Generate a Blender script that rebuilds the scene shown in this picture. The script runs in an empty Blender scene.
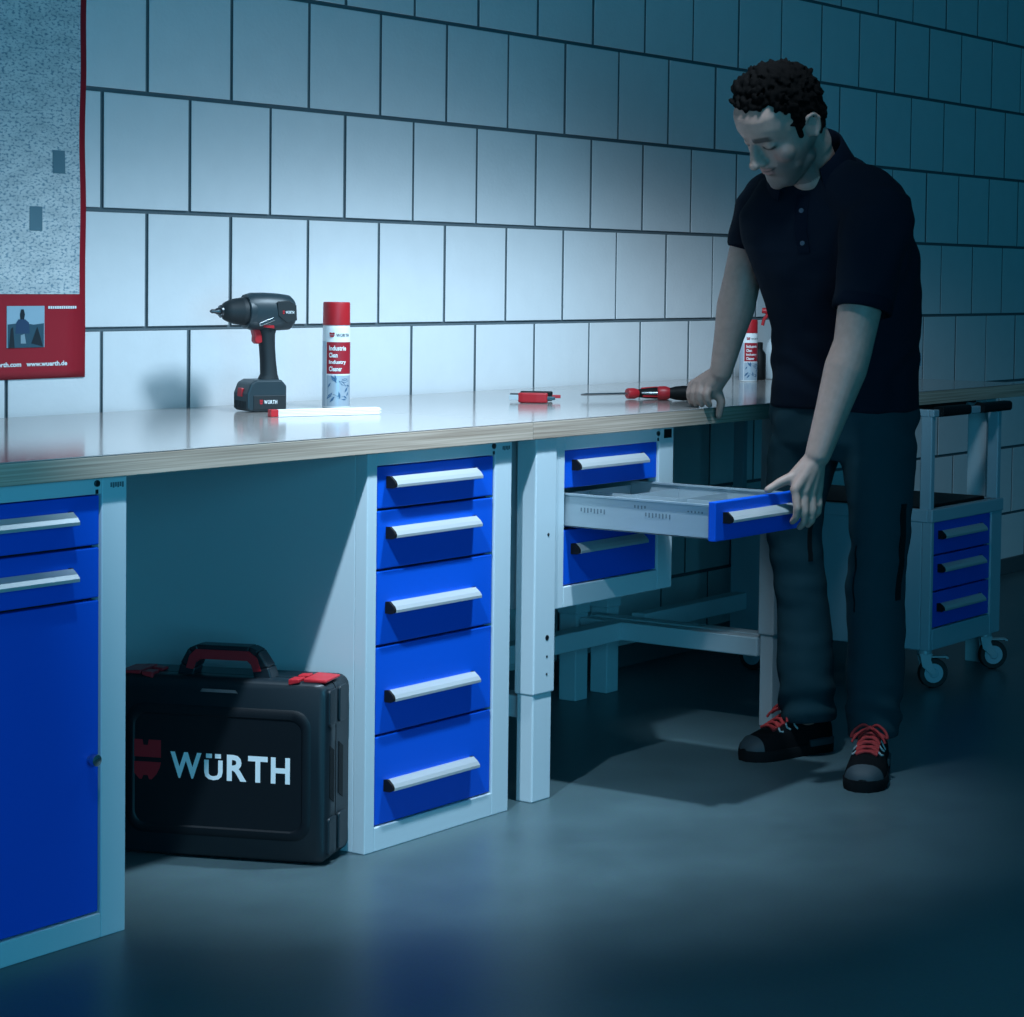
import bpy, bmesh, math, random
import numpy as np
from mathutils import Vector, Matrix, noise
random.seed(4)
SC = bpy.context.scene
COL = SC.collection
PI = math.pi
V = Vector

# ------------------------------------------------------------------ materials
def srgb(r, g, b):
    f = lambda c: (c / 255 / 12.92) if c / 255 <= .04045 else ((c / 255 + .055) / 1.055) ** 2.4
    return (f(r), f(g), f(b), 1)

def mat(name, col, rough=.5, metal=0., spec=.5, bump=0, bscale=200, vary=0, vscale=3, coat=0):
    m = bpy.data.materials.new(name); m.use_nodes = True
    nt = m.node_tree; b = nt.nodes['Principled BSDF']
    b.inputs['Base Color'].default_value = col if len(col) == 4 else (*col, 1)
    b.inputs['Roughness'].default_value = rough
    b.inputs['Metallic'].default_value = metal
    b.inputs['Specular IOR Level'].default_value = spec
    b.inputs['Coat Weight'].default_value = coat
    if bump or vary:
        tc = nt.nodes.new('ShaderNodeTexCoord')
    if bump:
        n = nt.nodes.new('ShaderNodeTexNoise'); n.inputs['Scale'].default_value = bscale
        n.inputs['Detail'].default_value = 4
        bp = nt.nodes.new('ShaderNodeBump'); bp.inputs['Strength'].default_value = bump
        bp.inputs['Distance'].default_value = .002
        nt.links.new(tc.outputs['Object'], n.inputs['Vector'])
        nt.links.new(n.outputs['Fac'], bp.inputs['Height'])
        nt.links.new(bp.outputs['Normal'], b.inputs['Normal'])
    if vary:
        n2 = nt.nodes.new('ShaderNodeTexNoise'); n2.inputs['Scale'].default_value = vscale
        n2.inputs['Detail'].default_value = 5
        mx = nt.nodes.new('ShaderNodeMix'); mx.data_type = 'RGBA'
        c = b.inputs['Base Color'].default_value
        mx.inputs['A'].default_value = (c[0] * (1 - vary), c[1] * (1 - vary), c[2] * (1 - vary), 1)
        mx.inputs['B'].default_value = (min(1, c[0] * (1 + vary)), min(1, c[1] * (1 + vary)), min(1, c[2] * (1 + vary)), 1)
        nt.links.new(tc.outputs['Object'], n2.inputs['Vector'])
        nt.links.new(n2.outputs['Fac'], mx.inputs['Factor'])
        nt.links.new(mx.outputs['Result'], b.inputs['Base Color'])
    return m

M = {}
M['block'] = mat('painted_block', (.72, .74, .76), .75, bump=.35, bscale=90, vary=.05, vscale=14)
M['mortar'] = mat('mortar', (.12, .155, .175), .95, bump=.6, bscale=160)
M['skirting'] = mat('skirting_paint', (.07, .09, .10), .6)
M['grey'] = mat('light_grey_steel', (.53, .605, .645), .42, bump=.04, bscale=500)
M['trolley'] = mat('shaded_grey_steel', (.30, .41, .47), .42, bump=.04, bscale=500)  # light grey steel darkened in colour to stand in for dimmer light
M['blue'] = mat('blue_powder_coat', (.001, .085, .58), .5, spec=.22, bump=.05, bscale=600)
M['alu'] = mat('aluminium', (.54, .57, .59), .30, metal=.45, bump=.05, bscale=400)
M['black'] = mat('black_plastic', (.004, .005, .006), .6, spec=.25)
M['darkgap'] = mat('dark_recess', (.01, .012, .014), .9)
M['print'] = mat('grey_print', (.12, .14, .16), .7)
M['slotgrey'] = mat('slot_grey', (.13, .17, .20), .7)
M['zinc'] = mat('galvanised_tray', (.36, .42, .46), .45, metal=.25, vary=.06, vscale=12)
M['laminate'] = mat('bench_laminate', (.35, .32, .305), .13, spec=1.0, vary=.03, vscale=5)
M['case'] = mat('case_plastic', (.007, .013, .018), .38, bump=.08, bscale=700)
M['casedark'] = mat('case_matte_panel', (.0025, .005, .008), .5, spec=.35)
M['red'] = mat('red_plastic', (.46, .014, .022), .42)
M['redprint'] = mat('red_print', (.36, .012, .026), .45)
M['white'] = mat('white_print', (.82, .84, .85), .5)
M['drill'] = mat('drill_housing', (.020, .038, .048), .42)
M['drillgrip'] = mat('drill_rubber', (.010, .016, .020), .6)
M['steel'] = mat('bright_steel', (.62, .64, .66), .25, metal=1)
M['darksteel'] = mat('dark_steel', (.10, .11, .12), .35, metal=1)
M['canlabel'] = mat('can_silver_blue', (.42, .50, .58), .35, metal=.2)
M['canblue'] = mat('can_picture_blue', (.05, .14, .26), .5)
M['rubber'] = mat('tyre_rubber', (.012, .013, .014), .7)
M['shirt'] = mat('navy_pique', (.003, .0065, .014), .95, spec=.15, bump=.25, bscale=900)
M['trouser'] = mat('grey_twill', (.011, .036, .046), .9, spec=.2, bump=.25, bscale=700)
M['trouserblack'] = mat('black_twill', (.003, .004, .005), .85, spec=.2)
M['hair'] = mat('dark_hair', (.003, .0026, .0026), .9, spec=.05)
M['shoe'] = mat('black_suede', (.003, .0035, .0045), .9, spec=.12, bump=.3, bscale=500)
M['shoegrey'] = mat('toe_cap_grey', (.020, .034, .042), .7)
M['sole'] = mat('sole_rubber', (.003, .004, .005), .85, spec=.15)
M['lace'] = mat('red_lace', (.30, .013, .014), .8)
M['lacegrey'] = mat('grey_eyelet', (.35, .38, .38), .5)
M['clear'] = mat('translucent_bottle', (.62, .70, .74), .25)
M['shirtdark'] = mat('navy_collar', (.0028, .006, .013), .95, spec=.08)
M['button'] = mat('button_grey', (.05, .07, .10), .4)

# floor: sealed concrete, mottled, half glossy
def floor_mat():
    m = mat('sealed_concrete', (.105, .12, .128), .36, spec=.5)
    nt = m.node_tree; b = nt.nodes['Principled BSDF']
    tc = nt.nodes.new('ShaderNodeTexCoord')
    n = nt.nodes.new('ShaderNodeTexNoise'); n.inputs['Scale'].default_value = 2.6; n.inputs['Detail'].default_value = 7
    n.inputs['Roughness'].default_value = .62
    f = nt.nodes.new('ShaderNodeTexNoise'); f.inputs['Scale'].default_value = 160; f.inputs['Detail'].default_value = 3
    r = nt.nodes.new('ShaderNodeValToRGB')
    r.color_ramp.elements[0].position = .3; r.color_ramp.elements[0].color = (.060, .100, .115, 1)
    r.color_ramp.elements[1].position = .72; r.color_ramp.elements[1].color = (.092, .152, .170, 1)
    mx = nt.nodes.new('ShaderNodeMix'); mx.data_type = 'RGBA'; mx.blend_type = 'MULTIPLY'
    mx.inputs['Factor'].default_value = .35
    rr = nt.nodes.new('ShaderNodeMapRange'); rr.inputs['To Min'].default_value = .30; rr.inputs['To Max'].default_value = .46
    L = nt.links.new
    L(tc.outputs['Object'], n.inputs['Vector']); L(tc.outputs['Object'], f.inputs['Vector'])
    L(n.outputs['Fac'], r.inputs['Fac']); L(r.outputs['Color'], mx.inputs['A']); L(f.outputs['Color'], mx.inputs['B'])
    L(mx.outputs['Result'], b.inputs['Base Color'])
    L(n.outputs['Fac'], rr.inputs['Value']); L(rr.outputs['Result'], b.inputs['Roughness'])
    return m
M['floor'] = floor_mat()

def wood_mat():
    m = mat('plywood_edge', (.4, .3, .2), .55)
    nt = m.node_tree; b = nt.nodes['Principled BSDF']; L = nt.links.new
    tc = nt.nodes.new('ShaderNodeTexCoord')
    mp = nt.nodes.new('ShaderNodeMapping'); mp.inputs['Scale'].default_value = (3.0, 30, 330)
    n = nt.nodes.new('ShaderNodeTexNoise'); n.inputs['Scale'].default_value = 1.0; n.inputs['Detail'].default_value = 4
    r = nt.nodes.new('ShaderNodeValToRGB')
    r.color_ramp.elements[0].position = .32; r.color_ramp.elements[0].color = (.29, .205, .155, 1)
    r.color_ramp.elements[1].position = .66; r.color_ramp.elements[1].color = (.56, .43, .345, 1)
    L(tc.outputs['Object'], mp.inputs['Vector']); L(mp.outputs['Vector'], n.inputs['Vector'])
    L(n.outputs['Fac'], r.inputs['Fac']); L(r.outputs['Color'], b.inputs['Base Color'])
    return m
M['wood'] = wood_mat()

def paper_mat():   # wall planner: pale sheet covered in rows of tiny grey print
    m = mat('planner_print', (.7, .72, .73), .6)
    nt = m.node_tree; b = nt.nodes['Principled BSDF']; L = nt.links.new
    tc = nt.nodes.new('ShaderNodeTexCoord')
    mp = nt.nodes.new('ShaderNodeMapping'); mp.inputs['Scale'].default_value = (120, 1, 230)
    n = nt.nodes.new('ShaderNodeTexNoise'); n.inputs['Scale'].default_value = 1; n.inputs['Detail'].default_value = 2
    mp2 = nt.nodes.new('ShaderNodeMapping'); mp2.inputs['Scale'].default_value = (16, 1, 40)
    n2 = nt.nodes.new('ShaderNodeTexNoise'); n2.inputs['Scale'].default_value = 1; n2.inputs['Detail'].default_value = 3
    r = nt.nodes.new('ShaderNodeValToRGB')
    r.color_ramp.elements[0].position = .36; r.color_ramp.elements[0].color = (.20, .32, .40, 1)
    r.color_ramp.elements[1].position = .50; r.color_ramp.elements[1].color = (.66, .69, .70, 1)
    r2 = nt.nodes.new('ShaderNodeValToRGB')
    r2.color_ramp.elements[0].position = .35; r2.color_ramp.elements[0].color = (.78, .82, .84, 1)
    r2.color_ramp.elements[1].position = .6; r2.color_ramp.elements[1].color = (1, 1, 1, 1)
    mx = nt.nodes.new('ShaderNodeMix'); mx.data_type = 'RGBA'; mx.blend_type = 'MULTIPLY'; mx.inputs['Factor'].default_value = 1
    L(tc.outputs['Object'], mp.inputs['Vector']); L(mp.outputs['Vector'], n.inputs['Vector'])
    L(tc.outputs['Object'], mp2.inputs['Vector']); L(mp2.outputs['Vector'], n2.inputs['Vector'])
    L(n.outputs['Fac'], r.inputs['Fac']); L(n2.outputs['Fac'], r2.inputs['Fac'])
    L(r.outputs['Color'], mx.inputs['A']); L(r2.outputs['Color'], mx.inputs['B'])
    L(mx.outputs['Result'], b.inputs['Base Color'])
    return m
M['paper'] = paper_mat()

# ------------------------------------------------------------------ mesh helpers
class MB:
    def __init__(s): s.bm = bmesh.new(); s.mi = 0
    def _set(s, faces):
        for f in faces: f.material_index = s.mi
    def box(s, x0, x1, y0, y1, z0, z1, xf=None):
        vs = [s.bm.verts.new(V((x, y, z)) if xf is None else xf @ V((x, y, z))) for x in (x0, x1) for y in (y0, y1) for z in (z0, z1)]
        q = [(0, 1, 3, 2), (4, 6, 7, 5), (0, 4, 5, 1), (2, 3, 7, 6), (0, 2, 6, 4), (1, 5, 7, 3)]
        s._set([s.bm.faces.new([vs[i] for i in f]) for f in q]); return s
    def loft(s, rings, cap=True, close=True):
        R = [[s.bm.verts.new(p) for p in r] for r in rings]
        n = len(R[0]); fs = []
        for a, b in zip(R, R[1:]):
            for i in range(n if close else n - 1):
                j = (i + 1) % n
                fs.append(s.bm.faces.new((a[i], a[j], b[j], b[i])))
        if cap:
            fs.append(s.bm.faces.new(R[0][::-1])); fs.append(s.bm.faces.new(R[-1]))
        s._set(fs); return s
    def tube(s, pts, rad, n=10, smooth=0):
        pts = [V(p) for p in pts]
        if smooth and len(pts) > 2:
            q = [pts[0]] + pts + [pts[-1]]; out = []
            for i in range(1, len(q) - 2):
                a, b, c, d = q[i - 1:i + 3]
                for k in range(smooth):
                    t = k / smooth
                    out.append(.5 * ((2 * b) + (c - a) * t + (2 * a - 5 * b + 4 * c - d) * t * t + (3 * b - a - 3 * c + d) * t ** 3))
            pts = out + [pts[-1]]
        rad = rad if isinstance(rad, (list, tuple)) else [rad] * len(pts)
        rings = []; prev = None
        for i, p in enumerate(pts):
            t = (pts[min(i + 1, len(pts) - 1)] - pts[max(i - 1, 0)]).normalized()
            a = prev if prev is not None else (V((0, 0, 1)) if abs(t.z) < .9 else V((1, 0, 0)))
            u = (a - t * a.dot(t)).normalized(); w = t.cross(u); prev = u
            rings.append([p + (u * math.cos(k * 2 * PI / n) + w * math.sin(k * 2 * PI / n)) * rad[i] for k in range(n)])
        return s.loft(rings)
    def lathe(s, prof, c, axis=(0, 0, 1), n=28):
        """prof: (radius, height) list along axis from c"""
        c = V(c); ax = V(axis).normalized()
        u = (V((1, 0, 0)) if abs(ax.x) < .9 else V((0, 1, 0))); u = (u - ax * u.dot(ax)).normalized(); w = ax.cross(u)
        return s.loft([[c + ax * h + (u * math.cos(k * 2 * PI / n) + w * math.sin(k * 2 * PI / n)) * max(r, 1e-4) for k in range(n)] for r, h in prof])
    def prism(s, poly, fn, a, b):
        """poly in 2d, fn(u,v,w)->point, extruded w from a to b"""
        return s.loft([[fn(u, v, a) for u, v in poly], [fn(u, v, b) for u, v in poly]])
    def capsule(s, p, q, r0, r1, n=22, m=5):
        p = V(p); q = V(q); d = q - p; L = d.length
        if L < 1e-6: d = V((0, 0, 1)); L = 1e-6
        prof = []
        for k in range(m + 1):
            a = -PI / 2 + (PI / 2) * k / m
            prof.append((r0 * math.cos(a), r0 * math.sin(a)))
        for k in range(m + 1):
            a = (PI / 2) * k / m
            prof.append((r1 * math.cos(a), L + r1 * math.sin(a)))
        return s.lathe(prof, p, d, n)
    def ellipsoid(s, c, rx, ry, rz, rot=None, n=18, m=12):
        c = V(c); rot = rot or Matrix.Identity(3)
        rings = []
        for k in range(m + 1):
            a = -PI / 2 + PI * k / m
            r = max(math.cos(a), .004)
            rings.append([c + rot @ V((rx * r * math.cos(t * 2 * PI / n), ry * r * math.sin(t * 2 * PI / n), rz * math.sin(a))) for t in range(n)])
        return s.loft(rings)
    def mesh_in(s, vs, fs):
        W = [s.bm.verts.new(v) for v in vs]
        for f in fs:
            try: s._set([s.bm.faces.new([W[i] for i in f])])
            except ValueError: pass
        return s

OFF = {}
def obj(name, mb, mats, parent=None, bevel=0, seg=2, smooth=None, recalc=True):
    """link an MB (or a mesh) as ONE object; world coordinates in, local to the parent's base"""
    if isinstance(mb, MB):
        if recalc: bmesh.ops.recalc_face_normals(mb.bm, faces=mb.bm.faces)
        me = bpy.data.meshes.new(name); mb.bm.to_mesh(me); mb.bm.free()
    else: me = mb
    if not isinstance(mats, (list, tuple)): mats = [mats]
    for m in mats: me.materials.append(M[m] if isinstance(m, str) else m)
    o = bpy.data.objects.new(name, me); COL.objects.link(o)
    off = V((0, 0, 0))
    if parent is not None:
        o.parent = parent; off = OFF[parent.name]
    OFF[o.name] = off.copy()
    if off.length > 0: me.transform(Matrix.Translation(-off))
    if smooth is not None:
        for p in me.polygons: p.use_smooth = True
        if smooth < 180: me.set_sharp_from_angle(angle=math.radians(smooth))
    if bevel:
        b = o.modifiers.new('edge', 'BEVEL'); b.width = bevel; b.segments = seg; b.limit_method = 'ANGLE'; b.angle_limit = math.radians(40)
    return o
def tag(o, label=None, cat=None, group=None, kind=None):
    if label: o['label'] = label
    if cat: o['category'] = cat
    if group: o['group'] = group
    if kind: o['kind'] = kind
    return o
def thing(name, label, cat, loc, group=None):
    o = bpy.data.objects.new(name, None); COL.objects.link(o); o.empty_display_size = .05
    o.location = loc; OFF[o.name] = V(loc)
    return tag(o, label, cat, group)
def eval_mesh(o):
    dg = bpy.context.evaluated_depsgraph_get(); dg.update()
    return bpy.data.meshes.new_from_object(o.evaluated_get(dg), depsgraph=dg)
def fuse(mb, voxel, it=4, fac=.5):
    """union of overlapping closed shapes into one continuous smooth surface"""
    bmesh.ops.recalc_face_normals(mb.bm, faces=mb.bm.faces)
    me = bpy.data.meshes.new('tmp'); mb.bm.to_mesh(me); mb.bm.free()
    o = bpy.data.objects.new('tmp', me); COL.objects.link(o)
    r = o.modifiers.new('r', 'REMESH'); r.mode = 'VOXEL'; r.voxel_size = voxel
    if it:
        s = o.modifiers.new('s', 'SMOOTH'); s.iterations = it; s.factor = fac
    out = eval_mesh(o)
    bpy.data.objects.remove(o); bpy.data.meshes.remove(me)
    return out
def text_geo(txt, bold=.0, res=3):
    c = bpy.data.curves.new('t', 'FONT'); c.body = txt; c.offset = bold; c.resolution_u = res; c.size = 1
    o = bpy.data.objects.new('t', c); COL.objects.link(o)
    me = eval_mesh(o)
    vs = [v.co.copy() for v in me.vertices]; fs = [tuple(p.vertices) for p in me.polygons]
    bpy.data.objects.remove(o); bpy.data.curves.remove(c); bpy.data.meshes.remove(me)
    x0 = min(v.x for v in vs); x1 = max(v.x for v in vs); y0 = min(v.y for v in vs); y1 = max(v.y for v in vs)
    return [((v.x - x0) / (x1 - x0), (v.y - y0) / (y1 - y0)) for v in vs], fs, (x1 - x0) / (y1 - y0)
def add_text(mb, txt, fn, u0, u1, v0, v1, bold=.0):
    """flat lettering mapped through fn(u,v)->point"""
    uv, fs, _ = text_geo(txt, bold)
    mb.mesh_in([fn(u0 + (u1 - u0) * a, v0 + (v1 - v0) * b) for a, b in uv], fs)
def emblem_polys():
    top = [(0, 1), (.40, 1), (.43, .86), (.57, .86), (.60, 1), (1, 1), (1, .56), (0, .56)]
    bot = [(0, .44), (1, .44), (.96, .30), (.86, .14), (.70, .0), (.62, .0), (.57, .10), (.43, .10), (.38, .0), (.30, .0), (.14, .14), (.04, .30)]
    return top, bot
def add_emblem(mb, fn, u0, u1, v0, v1):
    for p in emblem_polys():
        mb.mesh_in([fn(u0 + (u1 - u0) * a, v0 + (v1 - v0) * b) for a, b in p], [tuple(range(len(p)))])
def rrect(x0, x1, y0, y1, r, n=5):
    out = []
    for cx, cy, a0 in ((x1 - r, y1 - r, 0), (x0 + r, y1 - r, 90), (x0 + r, y0 + r, 180), (x1 - r, y0 + r, 270)):
        for k in range(n + 1):
            a = math.radians(a0 + 90 * k / n); out.append((cx + r * math.cos(a), cy + r * math.sin(a)))
    return out

# ------------------------------------------------------------------ setting
tag(obj('floor', MB().box(-6, 8, -7, .3, -.1, 0), 'floor'), kind='structure')
w = MB()
w.box(-6, 8, .0055, .3, 0, 3.2)
w.mi = 1
rz = random.Random(2)
for row in range(-6, 9):
    zt = 1.728 - .25 * row; zb = zt - .25
    zb = max(zb, 0.0)
    if zt > 3.3: continue
    off = .125 if row % 2 else 0
    for k in range(-24, 33):
        x0 = k * .25 + off; x1 = x0 + .25
        if x1 > 8 or x0 < -6: continue
        jy = rz.uniform(-.0008, .0008); g = .0046; gh = .0048
        ww = []
        a, b, c, d = x0 + g + rz.uniform(-.0007, .0007), x1 - g + rz.uniform(-.0007, .0007), zb + gh, zt - gh
        e = .0010
        ring0 = [V((a, .010, c)), V((b, .010, c)), V((b, .010, d)), V((a, .010, d))]
        ring1 = [V((a, jy + e, c)), V((b, jy + e, c)), V((b, jy + e, d)), V((a, jy + e, d))]
        ring2 = [V((a + e, jy, c + e)), V((b - e, jy, c + e)), V((b - e, jy, d - e)), V((a + e, jy, d - e))]
        w.mi = 0; w.loft([ring0, ring1], cap=False); w.mi = 1; w.loft([ring1, ring2])
tag(obj('wall_back', w, ['mortar', 'block']), kind='structure')
tag(obj('baseboard_back', MB().box(-6, 8, -.012, 0, 0, .06), 'skirting', bevel=.002), kind='structure')
# ------------------------------------------------------------------ furniture
YF = -.797
def handle(parent, x0, x1, zc, yb, s=.78):
    """aluminium grip rail with dark end caps, its back on the panel at yb"""
    prof = [(0, .013), (-.010, .0145), (-.024, .004), (-.031, -.0045), (-.031, -.0115), (-.0265, -.0125), (-.024, -.0075), (-.014, -.001), (-.004, -.003), (-.004, -.0125), (0, -.0125)]
    prof = [(a * s, b * s) for a, b in prof]
    h = MB().prism(prof, lambda u, v, w: V((w, yb + u, zc + v)), x0 + .002, x1 - .002)
    ho = obj('handle', h, 'alu', parent, bevel=.0006)
    ho['label'] = 'aluminium grip rail'
    cp = [(0, .0145), (-.012, .0155), (-.026, .004), (-.030, -.003), (-.029, -.010), (-.020, -.0145), (0, -.0145)]
    cp = [(a * s, b * s) for a, b in cp]
    for xa, xb in ((x0 - .004, x0 + .002), (x1 - .006, x1 - .0015)):
        c = MB().prism(cp if xa < x0 else [(a * .72, b) for a, b in cp], lambda u, v, w: V((w, yb + u, zc + v)), xa, xb)
        obj('end_cap', c, 'black', parent)
    return ho
def drawer(root, x0, x1, z0, z1, hz, yb=-.793, name='drawer', hm=(.034, .062)):
    d = obj(name, MB().box(x0 + .002, x1 - .002, yb, yb + .018, z0 + .0022, z1 - .0022), 'blue', root, bevel=.0022)
    handle(d, x0 + hm[0], x1 - hm[1], hz, yb)
    return d
def marks(root, x, z, w_, h, n, y, name='badge'):
    """tiny grey print"""
    b = MB()
    for k in range(n):
        b.box(x + w_ * k / n, x + w_ * (k + .7) / n, y - .0006, y + .001, z - h / 2 * (1 if k % 2 else .7), z + h / 2)
    return obj(name, b, 'print', root)
def lock(root, x, z, y):
    l = MB().lathe([(.0055, 0), (.0055, .003), (.004, .0035)], (x, y, z + .002), (0, -1, 0), 14)
    l.box(x - .0022, x + .0022, y - .0022, y + .001, z - .015, z - .008)
    obj('lock', l, 'darksteel', root)

def cab_body(root, x0, x1, l, r, ztop, zo0, zo1, z0=0, yb=-.06):
    b = MB()
    b.box(x0, l, YF, YF + .03, z0, ztop); b.box(r, x1, YF, YF + .03, z0, ztop)
    b.box(l, r, YF, YF + .03, zo1, ztop); b.box(l, r, YF, YF + .03, z0, zo0)
    b.box(x0 + .0005, x0 + .012, YF + .03, yb, z0, ztop); b.box(x1 - .012, x1 - .0005, YF + .03, yb, z0, ztop)
    b.box(x0 + .012, x1 - .012, yb - .01, yb, z0, ztop)
    b.box(x0 + .012, x1 - .012, YF + .03, yb - .01, ztop - .012, ztop)
    b.box(x0 + .012, x1 - .012, YF + .03, yb - .01, z0 + .02, z0 + .03)
    o = obj('body', b, 'grey', root, bevel=.002)
    k = MB().box(l - .004, r + .004, YF + .024, YF + .030, zo0 - .004, zo1 + .004)
    obj('inner_panel', k, 'darkgap', root)
    return o

# cabinet with five drawers
x0, x1, l, r = -.2, .245, -.172, .190
cb = thing('drawer_cabinet', 'grey steel cabinet with five blue drawers of growing height beside black case', 'cabinet', (.02, -.43, 0))
cab_body(cb, x0, x1, l, r, .7665, .047, .741)
for z0, z1, hz in ((.656, .741, .708), (.540, .656, .611), (.394, .540, .467), (.222, .394, .296), (.047, .222, .123)):
    drawer(cb, l, r, z0, z1, hz)
lock(cb, .183, .757, YF); marks(cb, .213, .753, .026, .009, 5, YF)
# cabinet with two drawers and a door
x0, x1, l, r = -1.247, -.802, -1.212, -.856
ca = thing('door_cabinet', 'grey steel cabinet with blue door below two blue drawers', 'cabinet', (-1.02, -.43, 0))
cab_body(ca, x0, x1, l, r, .7665, .042, .739)
drawer(ca, l, r, .653, .739, .703); drawer(ca, l, r, .566, .653, .611)
dr = obj('door', MB().box(l + .002, r - .002, -.793, -.775, .0445, .5635), 'blue', ca, bevel=.0022)
kn = MB().lathe([(.006, -.004), (.006, .006), (.0085, .008), (.0105, .014), (.0095, .019), (.005, .0205)], (-.878, -.793, .302), (0, -1, 0), 18)
kb = obj('knob', kn, 'steel', dr, smooth=40); kb['label'] = 'bright metal knob'
lock(ca, -.868, .755, YF); marks(ca, -.838, .752, .03, .009, 6, YF)

# worktops
def slab(x0, x1):
    m = MB(); m.box(x0, x1, -.815, -.012, .767, .8025); m.mi = 1
    m.box(x0, x1, -.8152, -.012, .8025, .805)
    return m
wt = obj('worktop', slab(-2.1, .2925), ['wood', 'laminate'], None, bevel=.0012)
tag(wt, 'long pale laminate worktop with wood edge resting on the two blue fronted cabinets', 'worktop')

# workbench with hanging drawer unit
wb = thing('workbench', 'grey height-adjustable workbench with hanging unit of three blue drawers, one pulled open', 'workbench', (.82, -.42, 0))
o = obj('worktop', slab(.2935, 1.3565), ['wood', 'laminate'], wb, bevel=.0012)
def leg(root, x0, x1, y0, y1, holes=True):
    g = MB(); g.box(x0, x1, y0, y1, .228, .767); g.box(x0 + .004, x1 - .004, y0 + .004, y1 - .004, 0, .228)
    lo = obj('leg', g, 'grey', root, bevel=.003)
    if holes:
        for z, r_ in ((.563, .0035), (.345, .006), (.305, .0026), (.268, .0026)):
            obj('bolt', MB().lathe([(r_, -.001), (r_, .0008)], (x0 + .045, y0, z), (0, -1, 0), 12), 'darksteel', lo)
    return lo
leg(wb, .320, .393, YF - .006, -.752); leg(wb, 1.307, 1.356, -.795, -.750, False)
leg(wb, 1.290, 1.352, -.212, -.15, False); leg(wb, .335, .397, -.212, -.15, False)
s = MB(); s.box(1.304, 1.348, -.750, -.212, .172, .219); obj('stretcher', s, 'grey', wb, bevel=.003)
s = MB(); s.box(.342, .390, -.752, -.212, .172, .219); obj('stretcher', s, 'grey', wb, bevel=.003)
s = MB(); s.box(.390, 1.304, -.345, -.297, .172, .219); obj('stretcher', s, 'grey', wb, bevel=.003)
u = MB(); X0, X1, L_, R_ = .393, .846, .429, .786
u.box(X0, L_, YF, YF + .03, .400, .767); u.box(R_, X1, YF, YF + .03, .400, .767)
u.box(L_, R_, YF, YF + .03, .736, .767); u.box(L_, R_, YF, YF + .03, .400, .445)
u.box(X0 - .045, X0 - .035, -.75, -.25, .40, .767); u.box(X1 - .012, X1 - .0005, YF + .03, -.25, .4, .767)
u.box(X0 - .035, X1 - .012, -.262, -.25, .4, .767)
u.box(X0 - .035, X1 - .012, YF + .03, -.262, .4, .412); u.box(X0 - .035, X1 - .012, YF + .03, -.262, .755, .767)
du = obj('drawer_unit', u, 'grey', wb, bevel=.002)
for z0, z1 in ((.4415, .5665), (.6535, .740)):
    obj('inner_panel', MB().box(L_ - .004, R_ + .004, YF + .024, YF + .03, z0, z1), 'darkgap', du)
d1 = drawer(wb, L_, R_, .652, .737, .703)
d3 = drawer(wb, L_, R_, .445, .567, .5235)
lock(wb, .781, .752, YF)
obj('badge', MB().box(.806, .836, YF - .001, YF + .002, .742, .762), 'black', wb)
# the pulled-out drawer
YD = -1.176
od = obj('open_drawer', MB().box(L_ + .002, R_ - .002, YD, YD + .018, .5695, .6505), 'blue', wb, bevel=.0022)
handle(od, L_ + .034, R_ - .062, .617, YD)
t = MB(); ys, ye = YD + .018, -.55
t.box(.4375, .4390, ys, ye, .574, .6435); t.box(.7765, .778, ys, ye, .574, .6435)
t.box(.4375, .778, ys, ye, .574, .5755); t.box(.4375, .778, ye - .0015, ye, .574, .6435)
t.box(.4345, .4420, ys, ye, .6405, .6445); t.box(.7735, .781, ys, ye, .6405, .6445)
tr = obj('drawer_tray', t, 'zinc', od)
for yy in (ys + .004, -.99, -.86, -.73):
    obj('divider', MB().box(.4420, .7735, yy, yy + .0016, .5755, .634), 'zinc', tr)
obj('divider', MB().box(.610, .6116, ys + .006, ye - .002, .5755, .632), 'zinc', tr)
rl = MB().prism([(0, .028), (-.007, .026), (-.009, .020), (-.006, .014), (-.008, .010), (-.008, .003), (0, .0)], lambda a, b, c: V((.447 + a, c, .5715 + b)), ys, ye)
obj('slide_rail', rl, 'grey', tr, bevel=.0008)
rl = MB().prism([(0, .028), (.007, .026), (.009, .020), (.006, .014), (.008, .010), (.008, .003), (0, .0)], lambda a, b, c: V((.782 + a, c, .5715 + b)), ys, ye)
obj('slide_rail', rl, 'grey', tr, bevel=.0008)
# small stamped slots and figures in the tray side
for y_, n, z_, dz in ((-.835, 8, .6115, .010), (-1.0, 8, .6125, .010), (-.972, 4, .6275, .007), (-1.105, 5, .6265, .004)):
    sl = MB()
    for k in range(n):
        yy = y_ - k * .0085
        sl.box(.4367, .4377, yy - .002, yy + .0012, z_ - dz / 2 * (1 if k % 3 else .6), z_ + dz / 2)
    obj('stamped_figures', sl, 'slotgrey', tr)

# workbench at the end of the row
we = thing('workbench', 'plain grey workbench at the end of the row with trolley standing under it', 'workbench', (2.05, -.42, 0))
obj('worktop', slab(1.3575, 2.705), ['wood', 'laminate'], we, bevel=.0012)
leg(we, 1.359, 1.415, -.795, -.750, False)
leg(we, 1.43, 1.492, -.212, -.15, False); leg(we, 2.485, 2.548, -.795, -.735, False); leg(we, 2.485, 2.548, -.212, -.15, False)
obj('stretcher', MB().box(1.492, 2.485, -.290, -.245, .165, .213), 'grey', we, bevel=.003)
obj('stretcher', MB().box(2.493, 2.54, -.735, -.212, .172, .219), 'grey', we, bevel=.003)
obj('stretcher', MB().box(1.363, 1.410, -.745, -.2, .172, .219), 'grey', we, bevel=.003)
obj('dark_strip', MB().box(1.42, 2.485, -.76, -.735, .735, .767), 'darkgap', we)  # dark strip set under the front of the worktop

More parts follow.
